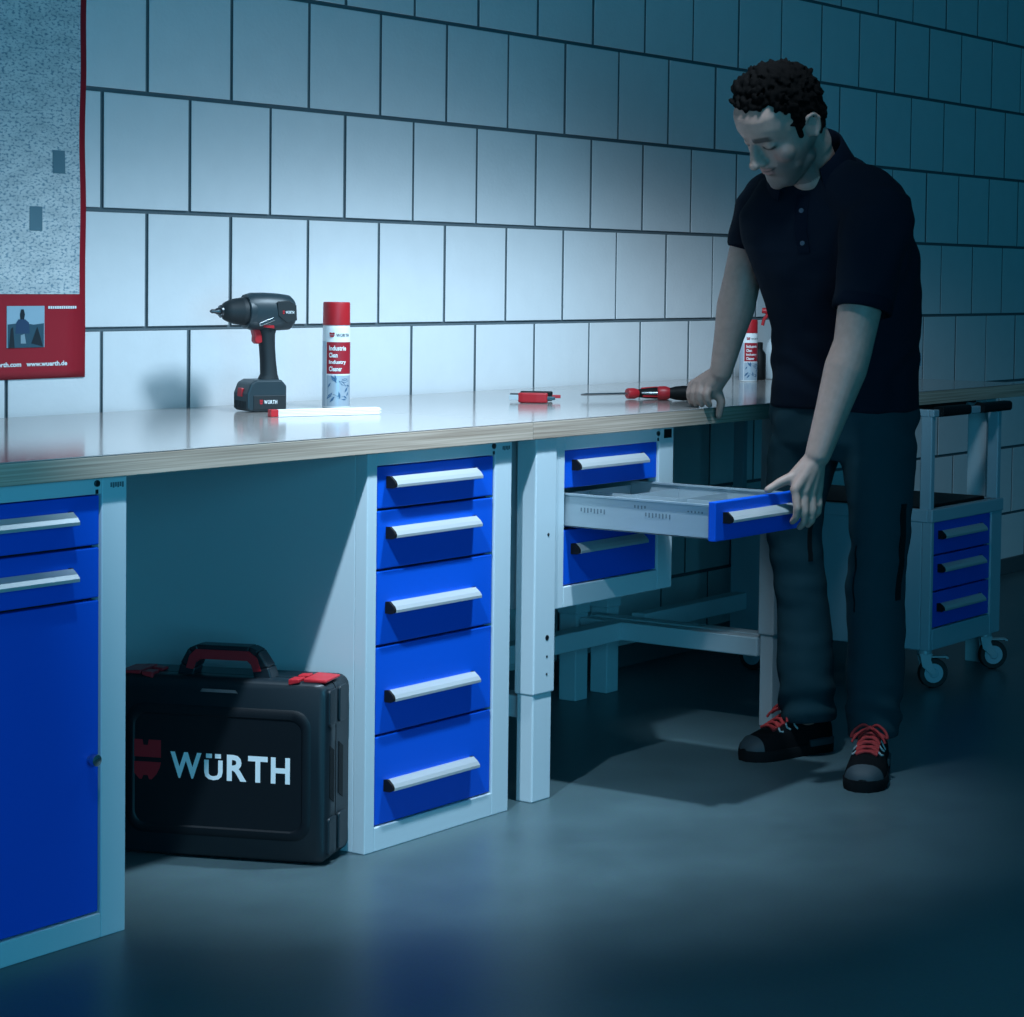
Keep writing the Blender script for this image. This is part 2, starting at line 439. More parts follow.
# trolley
tl = thing('tool_trolley', 'grey steel trolley on castors with three blue drawers and open top frame', 'trolley', (2.22, -.55, 0))
tx0, tx1, ty0, ty1 = 2.0, 2.44, -.872, -.235
tb = MB(); l, r = 2.016, 2.372
tb.box(tx0, l, ty0, ty0 + .03, .105, .487); tb.box(r, tx1, ty0, ty0 + .03, .105, .487)
tb.box(l, r, ty0, ty0 + .03, .105, .162); tb.box(l, r, ty0, ty0 + .03, .455, .487)
tb.box(tx0 + .0004, tx0 + .012, ty0 + .03, ty1, .105, .487); tb.box(tx1 - .012, tx1 - .0004, ty0 + .03, ty1, .105, .487)
tb.box(tx0 + .012, tx1 - .012, ty1 - .012, ty1 - .0004, .105, .487); tb.box(tx0 + .012, tx1 - .012, ty0 + .03, ty1 - .012, .110, .122)
tb.box(tx0 + .012, tx1 - .012, ty0 + .03, ty1 - .012, .462, .474)
tb.box(tx0 - .003, tx1 + .003, ty0 - .003, ty0 + .012, .453, .4885); tb.box(tx0 - .003, tx0 + .012, ty0 + .012, ty1, .453, .4885); tb.box(tx1 - .012, tx1 + .003, ty0 + .012, ty1, .453, .4885)
obj('body', tb, 'trolley', tl, bevel=.003)
obj('inner_panel', MB().box(l - .004, r + .004, ty0 + .024, ty0 + .03, .158, .459), 'darkgap', tl)
obj('rubber_mat', MB().box(tx0 + .014, tx1 - .014, ty0 + .05, ty1 - .012, .475, .492), 'black', tl, bevel=.002)
for z0, z1, hz in ((.362, .454, .417), (.263, .362, .326), (.163, .263, .219)):
    drawer(tl, l, r, z0, z1, hz, yb=ty0 + .004)
for a in (tx0 + .002, tx1 - .024):
    for b in (ty0 + .006, ty1 - .036):
        obj('post', MB().box(a, a + .022, b, b + .034, .487, .758), 'trolley', tl, bevel=.003)
fr = MB(); fr.box(tx0, tx1, ty0, ty0 + .016, .738, .758); fr.box(tx0, tx1, ty1 - .016, ty1, .738, .758)
fr.box(tx0, tx0 + .016, ty0 + .016, ty1 - .016, .738, .758); fr.box(tx1 - .016, tx1, ty0 + .016, ty1 - .016, .738, .758)
obj('top_frame', fr, 'trolley', tl, bevel=.003)
for a, b in ((2.03, 2.20), (2.285, 2.462)):
    g = MB().prism(rrect(ty0 - .014, ty0 + .020, .738, .7655, .009), lambda p, q, w_: V((w_, p, q)), a, b)
    obj('grip', g, 'black', tl, smooth=40)
def caster(x, y, ang, brake):
    c = MB(); c.lathe([(.020, .093), (.020, .105), (.010, .105)], (x, y, 0), n=16)
    rot = Matrix.Translation((x, y, 0)) @ Matrix.Rotation(ang, 4, 'Z')
    for s_ in (-1, 1):
        pts = [(-.018, .095), (.018, .095), (.014, .078), (.030, .042), (.018, .036), (-.010, .06)]
        c.prism(pts, lambda a, b, w_: rot @ V((a, w_, b)), s_ * .016 - .0015, s_ * .016 + .0015)
    c.box(-.018, .018, -.0165, .0165, .090, .095, rot)
    co = obj('caster', c, 'zinc', tl, bevel=.001)
    wc = rot @ V((.024, 0, .041)); ax = (rot.to_3x3() @ V((0, 1, 0)))
    wh = MB().lathe([(.026, -.012), (.0385, -.012), (.041, -.007), (.041, .007), (.0385, .012), (.026, .012)], wc, ax, 28)
    wo = obj('wheel', wh, 'rubber', co, smooth=40)
    hb = MB().lathe([(.006, -.0145), (.010, -.0145), (.013, -.0122), (.0265, -.0123), (.0265, .0123), (.013, .0122), (.010, .0145), (.006, .0145)], wc, ax, 24)
    h = obj('hub', hb, 'trolley', co, smooth=35)
    if brake:
        p = MB().box(.012, .062, -.012, .012, .083, .087, rot); p.box(.058, .066, -.012, .012, .079, .084, rot)
        obj('brake_pedal', p, 'alu', co, bevel=.001)
caster(2.025, -.845, -PI / 2 + .75, True); caster(2.40, -.845, -PI / 2 + .75, True)
caster(1.985, -.30, -PI / 2 + .1, False); caster(2.40, -.28, -PI / 2 + .3, False)
# ------------------------------------------------------------------ tool case
def wordmark(mb, fn, u0, u1, v0, v1, bold=.03):
    W_ = u1 - u0; H_ = v1 - v0
    for ch, a, b in (('W', 0, .262), ('R', .475, .640), ('T', .652, .815), ('H', .842, 1)):
        add_text(mb, ch, fn, u0 + W_ * a, u0 + W_ * b, v0, v1, bold)
    add_text(mb, 'U', fn, u0 + W_ * .285, u0 + W_ * .440, v0 - H_ * .01, v0 + H_ * .76, bold)
    for a in (.300, .375):
        mb.mesh_in([fn(u0 + W_ * p, v0 + H_ * q) for p, q in ((a, .83), (a + .05, .83), (a + .05, 1), (a, 1))], [(0, 1, 2, 3)])

P0 = V((-.308, -.797, 0)); A_ = V((-.36, .933, 0)).normalized(); T_ = V((A_.y, -A_.x, 0))
cf = lambda u, v, w: P0 + A_ * u + T_ * w + V((0, 0, v))
CL, CH, CT = .43, .344, .108
tc = thing('tool_case', 'black plastic tool case with red latches standing upright on the floor under the worktop', 'case', cf(.21, 0, .05))
def shell(w0, w1):
    m = MB()
    def ring(ins, w_): return [cf(u, v, w_) for u, v in rrect(ins, CL - ins, .004 + ins, CH - ins, .022)]
    m.loft([ring(.007, w0), ring(0, w0 + .007), ring(0, w1 - .002), ring(.002, w1)])
    return m
obj('lid_shell', shell(0, .048), 'case', tc, smooth=50)
obj('base_shell', shell(CT, .0515), 'case', tc, smooth=50)
obj('seam', MB().prism(rrect(.004, CL - .004, .006, CH - .004, .02), cf, .045, .055), 'darkgap', tc)
# raised front field with a dark groove
m = MB(); o1 = rrect(.030, CL - .030, .044, .292, .035); o2 = rrect(.036, CL - .036, .05, .286, .03)
i1 = rrect(.046, CL - .046, .06, .274, .025); i2 = rrect(.05, CL - .05, .064, .270, .022)
m.loft([[cf(u, v, .0005) for u, v in o1], [cf(u, v, -.0035) for u, v in o2], [cf(u, v, -.0035) for u, v in i1], [cf(u, v, .0) for u, v in i2]], cap=False)
obj('raised_rim', m, 'casedark', tc, smooth=40)
obj('front_field', MB().mesh_in([cf(u, v, -.0008) for u, v in i1], [tuple(range(len(i1)))]), 'casedark', tc)
m = MB(); add_emblem(m, lambda u, v: cf(u, v, -.0016), .390, .328, .146, .2215)
e = obj('emblem', m, 'red', tc); e['label'] = 'red two-part shield emblem'
m = MB(); wordmark(m, lambda u, v: cf(u, v, -.0016), .309, .071, .152, .2015)
e = obj('lettering', m, 'white', tc); e['label'] = 'pale brand lettering'
# grip recesses on the short side
for a, b in ((.016, .038), (.062, .084)):
    for z0, z1 in ((.115, .225),):
        m = MB().prism([(a, z0 + .012), (b, z0), (b, z1 - .012), (a, z1)], lambda p, q, w_: cf(w_, q, p), -.0012, .004)
        obj('side_recess', m, 'black', tc)
for a, b, z0, z1 in ((.006, .044, .262, .330), (.006, .044, .02, .09), (.058, .094, .262, .330), (.058, .094, .02, .09)):
    obj('corner_pad', MB().prism(rrect(a, b, z0, z1, .006), lambda p, q, w_: cf(w_, q, p), -.004, .004), 'case', tc, bevel=.002)
# handle
hp = [(.125, .335), (.142, .372), (.168, .386), (.262, .386), (.288, .372), (.303, .335)]
m = MB()
def hring(u, v, du, s_=1):
    return None
outer = [(.118, .335), (.128, .364), (.148, .393), (.166, .4005), (.272, .4005), (.289, .393), (.305, .364), (.312, .335)]
inner = [(.155, .335), (.160, .356), (.166, .371), (.172, .375), (.262, .375), (.268, .371), (.274, .356), (.280, .335)]
for k in range(7):
    q = [outer[k], outer[k + 1], inner[k + 1], inner[k]]
    m.prism(q, cf, .030, .068)
ho = obj('handle', m, 'case', tc, bevel=.003)
m = MB()
go = [(.142, .356), (.150, .380), (.166, .3925), (.272, .3925), (.285, .380), (.292, .356)]
gi = [(.157, .354), (.162, .371), (.170, .378), (.264, .378), (.271, .371), (.277, .354)]
for k in range(5): m.prism([go[k], go[k + 1], gi[k + 1], gi[k]], cf, .0275, .0305)
for k in range(1, 4): m.prism([gi[k], gi[k + 1], (gi[k + 1][0], gi[k + 1][1] - .004), (gi[k][0], gi[k][1] - .004)], cf, .029, .069)
h2 = obj('grip_inlay', m, 'red', ho); h2['label'] = 'red grip inlay'
obj('hinge_plate', MB().prism([(.175, .318), (.250, .318), (.246, .324), (.180, .324)], cf, -.002, .002), 'steel', tc)
for u0, u1 in ((.004, .070), (.345, .418)):
    m = MB(); fl = u0 > .2
    q = lambda u: (u0 + u1 - u) if fl else u
    m.prism([(q(u0), .3435), (q(u0), .349), (q(u0 + .045), .351), (q(u0 + .045), .3435)], cf, .006, .080)
    m.prism([(q(u0 + .05), .3435), (q(u0 + .05), .3505), (q(u0 + .072), .3495), (q(u0 + .072), .338)], cf, -.001, .030)
    m.prism([(q(u0 + .05), .3435), (q(u0 + .05), .3505), (q(u0 + .072), .3495), (q(u0 + .072), .3435)], cf, .046, .070)
    lt = obj('latch', m, 'red', tc, bevel=.002); lt['label'] = 'red latch'

# ------------------------------------------------------------------ cordless drill
ZB = .805
DO = V((.126, -.209, ZB)); DX1 = V((-.93, .37, 0)).normalized(); DY = V((-DX1.y, DX1.x, 0)); DK = .77; DX = DX1 * DK
df = lambda x, y, z: DO + DX * x + DY * y + V((0, 0, z))
DM = Matrix((DX, DY, V((0, 0, 1)))).transposed()
dl = thing('cordless_drill', 'dark cordless drill driver standing on its battery on the worktop, chuck to the left', 'drill', DO)
m = MB()
def yring(x, z, ry, rz_, n=20, p=2.4):
    out = []
    for k in range(n):
        a = 2 * PI * k / n; c, s_ = math.cos(a), math.sin(a)
        out.append(df(x, ry * abs(c) ** (2 / p) * (1 if c > 0 else -1), z + rz_ * abs(s_) ** (2 / p) * (1 if s_ > 0 else -1)))
    return out
m.loft([yring(x, z, a, b) for x, z, a, b in ((-.098, .212, .012, .018), (-.094, .212, .024, .030), (-.082, .212, .031, .0375), (-.05, .213, .034, .040), (-.01, .214, .034, .0405), (.03, .214, .033, .040), (.046, .214, .031, .036))])
mh = obj('motor_housing', m, 'drill', dl, smooth=50)
# rear shell split and side field
m = MB(); m.prism([(-.090, .196), (-.088, .228), (-.066, .238), (-.030, .236), (-.034, .206), (-.06, .190)], lambda p, q, w_: df(p, w_, q), .0325, .0352)
obj('side_field', m, 'drillgrip', mh, bevel=.001)
m = MB(); m.prism([(-.024, .196), (.020, .183), (.024, .19), (-.020, .203)], lambda p, q, w_: df(p, w_, q), .030, .0355)
obj('direction_switch', m, 'steel', mh, bevel=.001)
m = MB(); sfn = lambda u, v: df(u, .0358, v)
add_emblem(m, sfn, -.046, -.052, .209, .217); m.mi = 1
wordmark(m, sfn, -.055, -.080, .210, .216, .03)
obj('lettering', m, ['red', 'white'], mh)
m = MB().lathe([(a_, b_ * DK) for a_, b_ in [(.030, .040), (.0305, .05), (.0295, .058), (.0295, .060), (.0285, .062), (.027, .080), (.0245, .086), (.024, .092), (.019, .106), (.0125, .114), (.0125, .118), (.009, .120)]], df(0, 0, .214), DX1, 30)
ck = obj('chuck', m, 'drillgrip', dl, smooth=35)
m = MB().lathe([(a_, b_ * DK) for a_, b_ in [(.0135, .1135), (.0135, .1185), (.0115, .1205), (.0075, .121), (.007, .128), (.0045, .133), (.0045, .143), (.002, .148)]], df(0, 0, .214), DX1, 18)
obj('chuck_jaws', m, 'darksteel', ck, smooth=35)
m = MB().lathe([(a_, b_ * DK) for a_, b_ in [(.0336, .026), (.0345, .030), (.0345, .044), (.0325, .047)]], df(0, 0, .214), DX1, 30)
obj('torque_ring', m, 'drill', dl, smooth=35)
m = MB()
hr = []
for z, x0, x1, ry in ((.058, -.062, .016, .020), (.066, -.057, .008, .0185), (.08, -.051, -.002, .0165), (.11, -.046, -.001, .0165), (.14, -.043, .002, .0165), (.165, -.043, .006, .0175), (.185, -.05, .018, .021), (.198, -.055, .024, .025)):
    cx, rx = (x0 + x1) / 2, (x1 - x0) / 2
    hr.append([df(cx + rx * math.cos(a) * 1.0, ry * math.sin(a), z) for a in [2 * PI * k / 20 for k in range(20)]])
m.loft(hr)
obj('grip', m, 'drillgrip', dl, smooth=60)
m = MB().prism([(-.002, .148), (.014, .144), (.022, .150), (.021, .162), (.026, .176), (.022, .185), (0, .185)], lambda p, q, w_: df(p, w_, q), -.010, .010)
t_ = obj('trigger', m, 'red', dl, bevel=.003); t_['label'] = 'red trigger'
m = MB().prism([(-.028, .178), (.004, .181), (.006, .188), (-.026, .186)], lambda p, q, w_: df(p, w_, q), .012, .0262)
obj('selector', m, 'red', dl, bevel=.001)
m = MB(); pr = [(-.060, .002), (.050, .002), (.058, .008), (.058, .040), (.047, .062), (.030, .069), (-.045, .069), (-.060, .056)]
m.prism(pr, lambda p, q, w_: df(p, w_, q), -.036, .036)
bt = obj('battery', m, 'drill', dl, bevel=.005, seg=3)
m = MB(); m.prism([(-.056, .006), (.040, .006), (.040, .036), (-.056, .036)], lambda p, q, w_: df(p, w_, q), .034, .0372)
obj('side_field', m, 'drillgrip', bt, bevel=.001)
sfn = lambda u, v: df(u, .0376, v)
m = MB(); add_emblem(m, sfn, .022, .013, .017, .027); m.mi = 1; wordmark(m, sfn, .009, -.030, .018, .026, .03)
obj('lettering', m, ['red', 'white'], bt)
m = MB().prism([(-.011, 0), (.011, 0), (.010, .018), (-.010, .018)], lambda p, q, w_: df(.0565 - max(0, q) * .05 + w_, p, .033 + q), -.004, .0045)
b_ = obj('release_button', m, 'red', bt, bevel=.001); b_['label'] = 'red release button'
m = MB()
for k in range(8): m.box(.056, .0592, -.030 + k * .0078, -.026 + k * .0078, .008, .024, Matrix.Translation(DO) @ DM.to_4x4())
obj('rib', m, 'drillgrip', bt)

# ------------------------------------------------------------------ spray cans
def spray_can(c, r, h, face, label, big=True):
    t = thing('spray_can', label, 'spray can', c, 'white and red spray cans on the worktops')
    c = V(c)
    m = MB().lathe([(r * .93, 0), (r, .002), (r, h * .755), (r * .97, h * .775), (r * .9, h * .785)], c, n=40)
    body = obj('body', m, 'white', t, smooth=40)
    m = MB()
    prof = [(r * .99, h * .785), (r * 1.0, h * .79), (r * .985, h * .985), (r * .95, h), (r * .5, h)]
    m.lathe(prof, c, n=40)
    cp = obj('cap', m, 'red', t, smooth=40); cp['label'] = 'red plastic cap'
    fa = math.atan2(face.y, face.x)
    def wrap(s_, z, e=.0005):   # s_ arc length to the right as seen by the camera
        a = fa + s_ / r
        return c + V((math.cos(a) * (r + e), math.sin(a) * (r + e), z))
    def patch(s0, s1, z0, z1, mt, name, e):
        n = max(2, int((s1 - s0) / r / .12)); m = MB()
        vs = []; fs = []
        for k in range(n + 1):
            s_ = s0 + (s1 - s0) * k / n
            vs += [wrap(s_, z0, e), wrap(s_, z1, e)]
        for k in range(n): fs.append((2 * k, 2 * k + 2, 2 * k + 3, 2 * k + 1))
        return obj(name, m.mesh_in(vs, fs), mt, body)
    patch(-r * 2.6, -r * .62, .004, h * .63, 'canlabel', 'label_panel', .0003)
    patch(-r * .55, r * 1.75, h * .325, h * .625, 'redprint', 'label_panel', .0004)
    patch(-r * .55, r * 1.75, h * .02, h * .31, 'canlabel', 'label_panel', .0003)
    m = MB()
    fn = lambda u, v: wrap(u, v, .0010)
    for k, w_ in enumerate(('Industrie', 'Clean', 'Industry', 'Cleaner')):
        z = h * (.545, .480, .410, .350)[k]
        add_text(m, w_, fn, -r * .32, r * (.95, .30, .95, .62)[k], z, z + h * .046, .03)
    m.mi = 1
    wordmark(m, fn, r * .20, r * 1.25, h * .675, h * .705, .03)
    m.mi = 2
    add_emblem(m, fn, -r * .30, r * .08, h * .67, h * .715)
    obj('lettering', m, ['white', 'print', 'redprint'], body)
    m = MB(); rr_ = random.Random(5)
    for k in range(16):
        u = rr_.uniform(-.3, 1.3) * r; v = h * rr_.uniform(.07, .29); a = rr_.uniform(0, PI); L = r * rr_.uniform(.18, .4)
        du_, dv_ = math.cos(a) * L, math.sin(a) * L * .9
        m.mesh_in([fn(u - du_, v - dv_), fn(u + dv_ * .3, v - du_ * .3), fn(u + du_, v + dv_), fn(u - dv_ * .3, v + du_ * .3)], [(0, 1, 2, 3)])
    obj('picture', m, 'canblue', body)
    return t
spray_can((.3405, -.2328, ZB), .0300, .234, V((-.87, -.50, 0)), 'white spray can with red cap standing alone right of the drill')
spray_can((2.135, -.20, ZB), .0260, .178, V((-.80, -.60, 0)), 'white spray can with red cap standing behind the man\'s bent arm')

# trigger bottle and small dark bottle, mostly behind the man
tb_ = thing('spray_bottle', 'translucent bottle with red trigger head mostly hidden behind the man', 'bottle', (2.315, -.195, ZB))
c = V((2.315, -.195, ZB))
obj('body', MB().lathe([(.036, 0), (.040, .004), (.040, .085), (.036, .105), (.018, .135), (.013, .145), (.013, .158)], c, n=26), 'clear', tb_, smooth=50)
h = MB().lathe([(.016, .150), (.016, .166), (.011, .170)], c, n=18)
d = V((-.527, .849, 0))
h.tube([c + V((0, 0, .165)), c + V((0, 0, .190)), c + d * .012 + V((0, 0, .200)), c + d * .052 + V((0, 0, .202))], [.011, .012, .012, .008], 10)
h.tube([c + d * .03 + V((0, 0, .198)), c + d * .046 + V((0, 0, .175)), c + d * .050 + V((0, 0, .158))], .005, 8)
hh = obj('trigger_head', h, 'red', tb_, smooth=50); hh['label'] = 'red trigger head'
bb = thing('bottle', 'small black bottle standing just right of the spray can behind the man', 'bottle', (2.235, -.175, ZB))
c = V((2.235, -.175, ZB))
obj('body', MB().lathe([(.019, 0), (.021, .003), (.021, .075), (.012, .088), (.010, .094)], c, n=22), 'black', bb, smooth=50)
obj('cap', MB().lathe([(.0115, .092), (.0115, .108), (.009, .110)], c, n=18), 'black', bb, smooth=40)

# ------------------------------------------------------------------ small tools on the worktop
RV = V((.527, -.849, 0)).normalized()
# folding rule
p0 = V((.006, -.352, ZB)); p1 = V((.240, -.446, ZB)); d = (p1 - p0).normalized(); nrm = V((-d.y, d.x, 0)); Lr = (p1 - p0).length
X4 = Matrix.Translation(p0) @ Matrix((d, nrm, V((0, 0, 1)))).transposed().to_4x4()
fr_ = thing('folding_rule', 'white folding rule with red end lying on worktop in front of spray can', 'ruler', p0 + d * Lr / 2)
for k in range(5):
    obj('rule_section', MB().box(.012 if k == 2 else .004 * (k % 2), Lr - .004 * ((k + 1) % 2), -.008, .008, .0005 + k * .0030, .0031 + k * .0030, X4), 'white', fr_, bevel=.0005)
e = obj('end_piece', MB().box(-.001, .016, -.0085, .0085, .0005, .0155, X4), 'red', fr_, bevel=.001); e['label'] = 'red end piece'

def pocket_tool(c, ang, label, mats, L=.092):
    t = thing('utility_knife', label, 'knife', c, 'two small knives lying side by side')
    X = Matrix.Translation(V(c)) @ Matrix.Rotation(ang, 4, 'Z')
    f = lambda u, v, w_: X @ V((u, v, w_ * 1.35))
    g = MB().prism([(-L * .32, -.008), (-L * .2, -.0105), (L * .15, -.010), (L * .42, -.0075), (L * .44, .004), (L * .2, .0095), (-L * .2, .0095), (-L * .32, .006)], f, .001, .018)
    obj('grip', g, mats[0], t, bevel=.003)
    g = MB().prism([(-L * .56, -.004), (-L * .30, -.0075), (-L * .30, .006), (-L * .54, .003)], f, .005, .014)
    obj('blade_holder', g, mats[1], t, bevel=.001)
    g = MB().prism([(L * .40, -.005), (L * .62, -.002), (L * .62, .002), (L * .40, .003)], f, .006, .012)
    obj('tail', g, mats[2], t, bevel=.001)
    return t
ra = math.atan2(RV.y, RV.x)
pocket_tool((.800, -.425, ZB), ra - .05, 'red utility knife with grey nose lying nearest the worktop edge', ('red', 'grey', 'darksteel'))
pocket_tool((.865, -.385, ZB), ra + .10, 'black and red utility knife lying just behind the red knife', ('black', 'darksteel', 'red'), .102)

def screwdriver(tip, end, label, hl, hr_, mats, group='screwdrivers near the hand on the worktop', collar=True):
    tip = V(tip); end = V(end); d = (end - tip).normalized(); L = (end - tip).length
    t = thing('screwdriver', label, 'screwdriver', (tip + end) / 2 - V((0, 0, ((tip + end) / 2).z - ZB)), group)
    obj('shaft', MB().tube([tip, tip + d * .012, tip + d * (L - hl + .01)], [.0022, .0032, .0032], 10), 'steel', t, smooth=50)
    s0 = L - hl
    prof = [(hr_ * .55, s0), (hr_ * .8, s0 + .004), (hr_ * .85, s0 + .016), (hr_ * .65, s0 + .026), (hr_ * .9, s0 + hl * .42), (hr_, s0 + hl * .62), (hr_ * .92, s0 + hl * .9), (hr_ * .6, L - .001), (.001, L)]
    hh = obj('handle', MB().lathe(prof, tip, d, 18), mats[0], t, smooth=50)
    cf_ = [(hr_ * .84, s0 - .001), (hr_ * .90, s0 + .002), (hr_ * .92, s0 + .018), (hr_ * .72, s0 + .028), (hr_ * .5, s0 + .028)]
    obj('collar', MB().lathe(cf_, tip, d, 18), mats[1], hh, smooth=50)
    if collar:
        st = MB()
        for a in (.6, 2.7, 4.8):
            u = d.cross(V((0, 0, 1))).normalized(); w_ = d.cross(u)
            o_ = u * math.cos(a) + w_ * math.sin(a)
            st.tube([tip + d * (s0 + hl * .3) + o_ * hr_ * .80, tip + d * (s0 + hl * .62) + o_ * hr_ * .93, tip + d * (s0 + hl * .88) + o_ * hr_ * .86], hr_ * .16, 8)
        obj('grip_strip', st, mats[1], hh, smooth=60)
    return t
screwdriver((.985, -.435, ZB + .0135), (1.215, -.545, ZB + .0150), 'long red and black screwdriver lying behind, its tip towards the knives', .125, .0145, ('black', 'red'))
screwdriver((1.095, -.538, ZB + .0182), (1.176, -.652, ZB + .0190), 'thick black screwdriver with red collar lying beside the man\'s hand', .100, .0185, ('black', 'red'), collar=False)

# ------------------------------------------------------------------ wall planner
pl = thing('wall_planner', 'large printed wall planner with red border hanging on the block wall', 'poster', (-.4, -.006, .88))
px0, px1, pz0, pz1 = -.80, -.174, .880, 1.86
def pw(x, z): return -.0045 - .0022 * math.sin(z * 11 + 1) - .0012 * math.sin(z * 23 + x * 4)
def px_wob(z): return .0016 * math.sin(z * 9.0) + .0010 * math.sin(z * 25 + 1)
def sheet(x0, x1, z0, z1, e, nx=12, nz=60, th=0):
    vs = []; fs = []
    for i in range(nx + 1):
        for k in range(nz + 1):
            x = x0 + (x1 - x0) * i / nx; z = z0 + (z1 - z0) * k / nz
            vs.append(V((x + (px_wob(z) if i == nx or x1 > -.2 and x > -.25 else 0), pw(x, z) - e, z)))
    for i in range(nx):
        for k in range(nz):
            a = i * (nz + 1) + k; fs.append((a, a + nz + 1, a + nz + 2, a + 1))
    return MB().mesh_in(vs, fs)
so = obj('sheet', sheet(px0, px1, pz0, pz1, 0), 'redprint', pl, smooth=180)
sm = so.modifiers.new('thick', 'SOLIDIFY'); sm.thickness = .0006; sm.offset = -1
pg = obj('planner_grid', sheet(px0, px1 - .0165, 1.052, pz1, .0012), 'paper', pl, smooth=180)
dfm = mat('planner_dark_field', (.10, .20, .25), .7)
for a, b, c_, d_ in ((-.262, -.230, 1.298, 1.345), (-.325, -.292, 1.180, 1.229), (-.62, -.58, 1.30, 1.345)):
    obj('dark_field', MB().mesh_in([V((a, pw(a, c_) - .0020, c_)), V((b, pw(b, c_) - .0020, c_)), V((b, pw(b, d_) - .0020, d_)), V((a, pw(a, d_) - .0020, d_))], [(0, 1, 2, 3)]), dfm, pg)
m = MB(); fn = lambda u, v: V((u, pw(u, v) - .0012, v))
add_text(m, 'info@wuerth.com   www.wuerth.de', fn, -.46, -.222, .903, .916, .035)
obj('address_line', m, 'white', so); m = MB()
for k in range(13):
    u = -.272 + k * .0058
    m.mesh_in([fn(u, 1.022), fn(u + .0046, 1.022), fn(u + .0046, 1.0275), fn(u, 1.0275)], [(0, 1, 2, 3)])
obj('lettering', m, 'white', so)
# small photograph on the red band: a person at work against a pale sky
m = MB(); fx = lambda a, b, e=.0011: V((-.378 + .096 * a, pw(-.33, .98) - e, .944 + .084 * b))
m.mesh_in([fx(0, 0), fx(1, 0), fx(1, 1), fx(0, 1)], [(0, 1, 2, 3)])
m.mi = 1
m.mesh_in([fx(.02, .0, .0015), fx(.98, .0, .0015), fx(.98, .58, .0015), fx(.7, .55, .0015), fx(.4, .6, .0015), fx(.02, .56, .0015)], [(0, 1, 2, 3, 4, 5)])
m.mi = 2
m.mesh_in([fx(.22, .34, .0018), fx(.60, .34, .0018), fx(.58, .60, .0018), fx(.48, .68, .0018), fx(.30, .68, .0018), fx(.24, .6, .0018)], [(0, 1, 2, 3, 4, 5)])
m.mi = 3
m.mesh_in([fx(.35, .68, .002), fx(.45, .68, .002), fx(.47, .80, .002), fx(.44, .92, .002), fx(.37, .92, .002), fx(.34, .80, .002)], [(0, 1, 2, 3, 4, 5)])
m.mi = 4
m.mesh_in([fx(.36, .1, .002), fx(.50, .1, .002), fx(.46, .33, .002), fx(.36, .3, .002)], [(0, 1, 2, 3)])
m.mi = 3
m.mesh_in([fx(.05, .0, .002), fx(.2, .0, .002), fx(.16, .5, .002), fx(.1, .46, .002)], [(0, 1, 2, 3)])
m.mesh_in([fx(.64, .1, .002), fx(.95, .02, .002), fx(.92, .14, .002), fx(.8, .5, .002)], [(0, 1, 2, 3)])
obj('photo_print', m, [mat('photo_sky', (.32, .48, .58), .5), mat('photo_dusk', (.03, .09, .13), .5), mat('photo_jacket', (.02, .06, .13), .5), mat('photo_dark', (.008, .02, .03), .5), mat('photo_bag', (.25, .36, .42), .5)], so)
# ------------------------------------------------------------------ the man
from mathutils.bvhtree import BVHTree
man = thing('person', 'man in dark polo shirt and grey work trousers bending over the open drawer', 'person', (1.03, -1.13, 0))
# head frame: F forward (down to the drawer), Lf left, U up
hd = V((-.956, .289, 0)).normalized(); pit_h = math.radians(51)
hF = hd * math.cos(pit_h) + V((0, 0, -math.sin(pit_h)))
hU = hd * math.sin(pit_h) + V((0, 0, math.cos(pit_h)))
hL = hU.cross(hF)
rollq = Matrix.Rotation(math.radians(14), 3, V((.849, .526, -.047)))
hF = rollq @ hF
hU = rollq @ hU; hL = rollq @ hL
HC = V((.768, -1.118, 1.447)); HS = 1.06
H = lambda f, l, u: HC + (hF * f + hL * l + hU * u) * HS
HR = Matrix((hF, hL, hU)).transposed()
def interp(tab, h):
    for (a, b), (c, d) in zip(tab, tab[1:]):
        if a <= h <= c:
            t = (h - a) / (c - a); t = t * t * (3 - 2 * t) * .5 + t * .5
            return b + (d - b) * t
    return tab[0][1] if h < tab[0][0] else tab[-1][1]
FR = [(-.117, .058), (-.112, .078), (-.104, .088), (-.094, .0895), (-.083, .0835), (-.072, .087), (-.060, .0865), (-.050, .0865), (-.040, .0845), (-.02, .083), (0, .081), (.016, .0895), (.035, .0935), (.06, .088), (.085, .067), (.104, .035), (.114, .0)]
BK = [(-.117, .030), (-.105, .006), (-.085, -.006), (-.068, -.020), (-.050, -.056), (-.03, -.076), (0, -.086), (.035, -.091), (.065, -.083), (.09, -.060), (.106, -.028), (.114, -.004)]
WD = [(-.117, .020), (-.110, .032), (-.098, .042), (-.080, .0525), (-.055, .060), (-.03, .0665), (0, .0715), (.03, .0755), (.06, .073), (.085, .0585), (.104, .034), (.114, .004)]
def head_ring(h, grow=0., n=40, ex=2.25):
    f, b, w_ = interp(FR, h) + grow, interp(BK, h) - grow, interp(WD, h) + grow
    c, d = (f + b) / 2, (f - b) / 2
    out = []
    for k in range(n):
        a = 2 * PI * k / n; ca, sa = math.cos(a), math.sin(a)
        out.append((c + d * abs(ca) ** (2 / ex) * (1 if ca > 0 else -1), w_ * abs(sa) ** (2 / ex) * (1 if sa > 0 else -1), h))
    return out
m = MB()
hs = [-.117 + .231 * k / 30 for k in range(31)]
m.loft([[H(*p) for p in head_ring(h)] for h in hs])
E = lambda f, l, u, a, b, c, rot=None: m.ellipsoid(H(f, l, u), a * HS, b * HS, c * HS, HR if rot is None else HR @ rot)
C = lambda p, q, r0, r1: m.capsule(H(*p), H(*q), r0 * HS, r1 * HS)
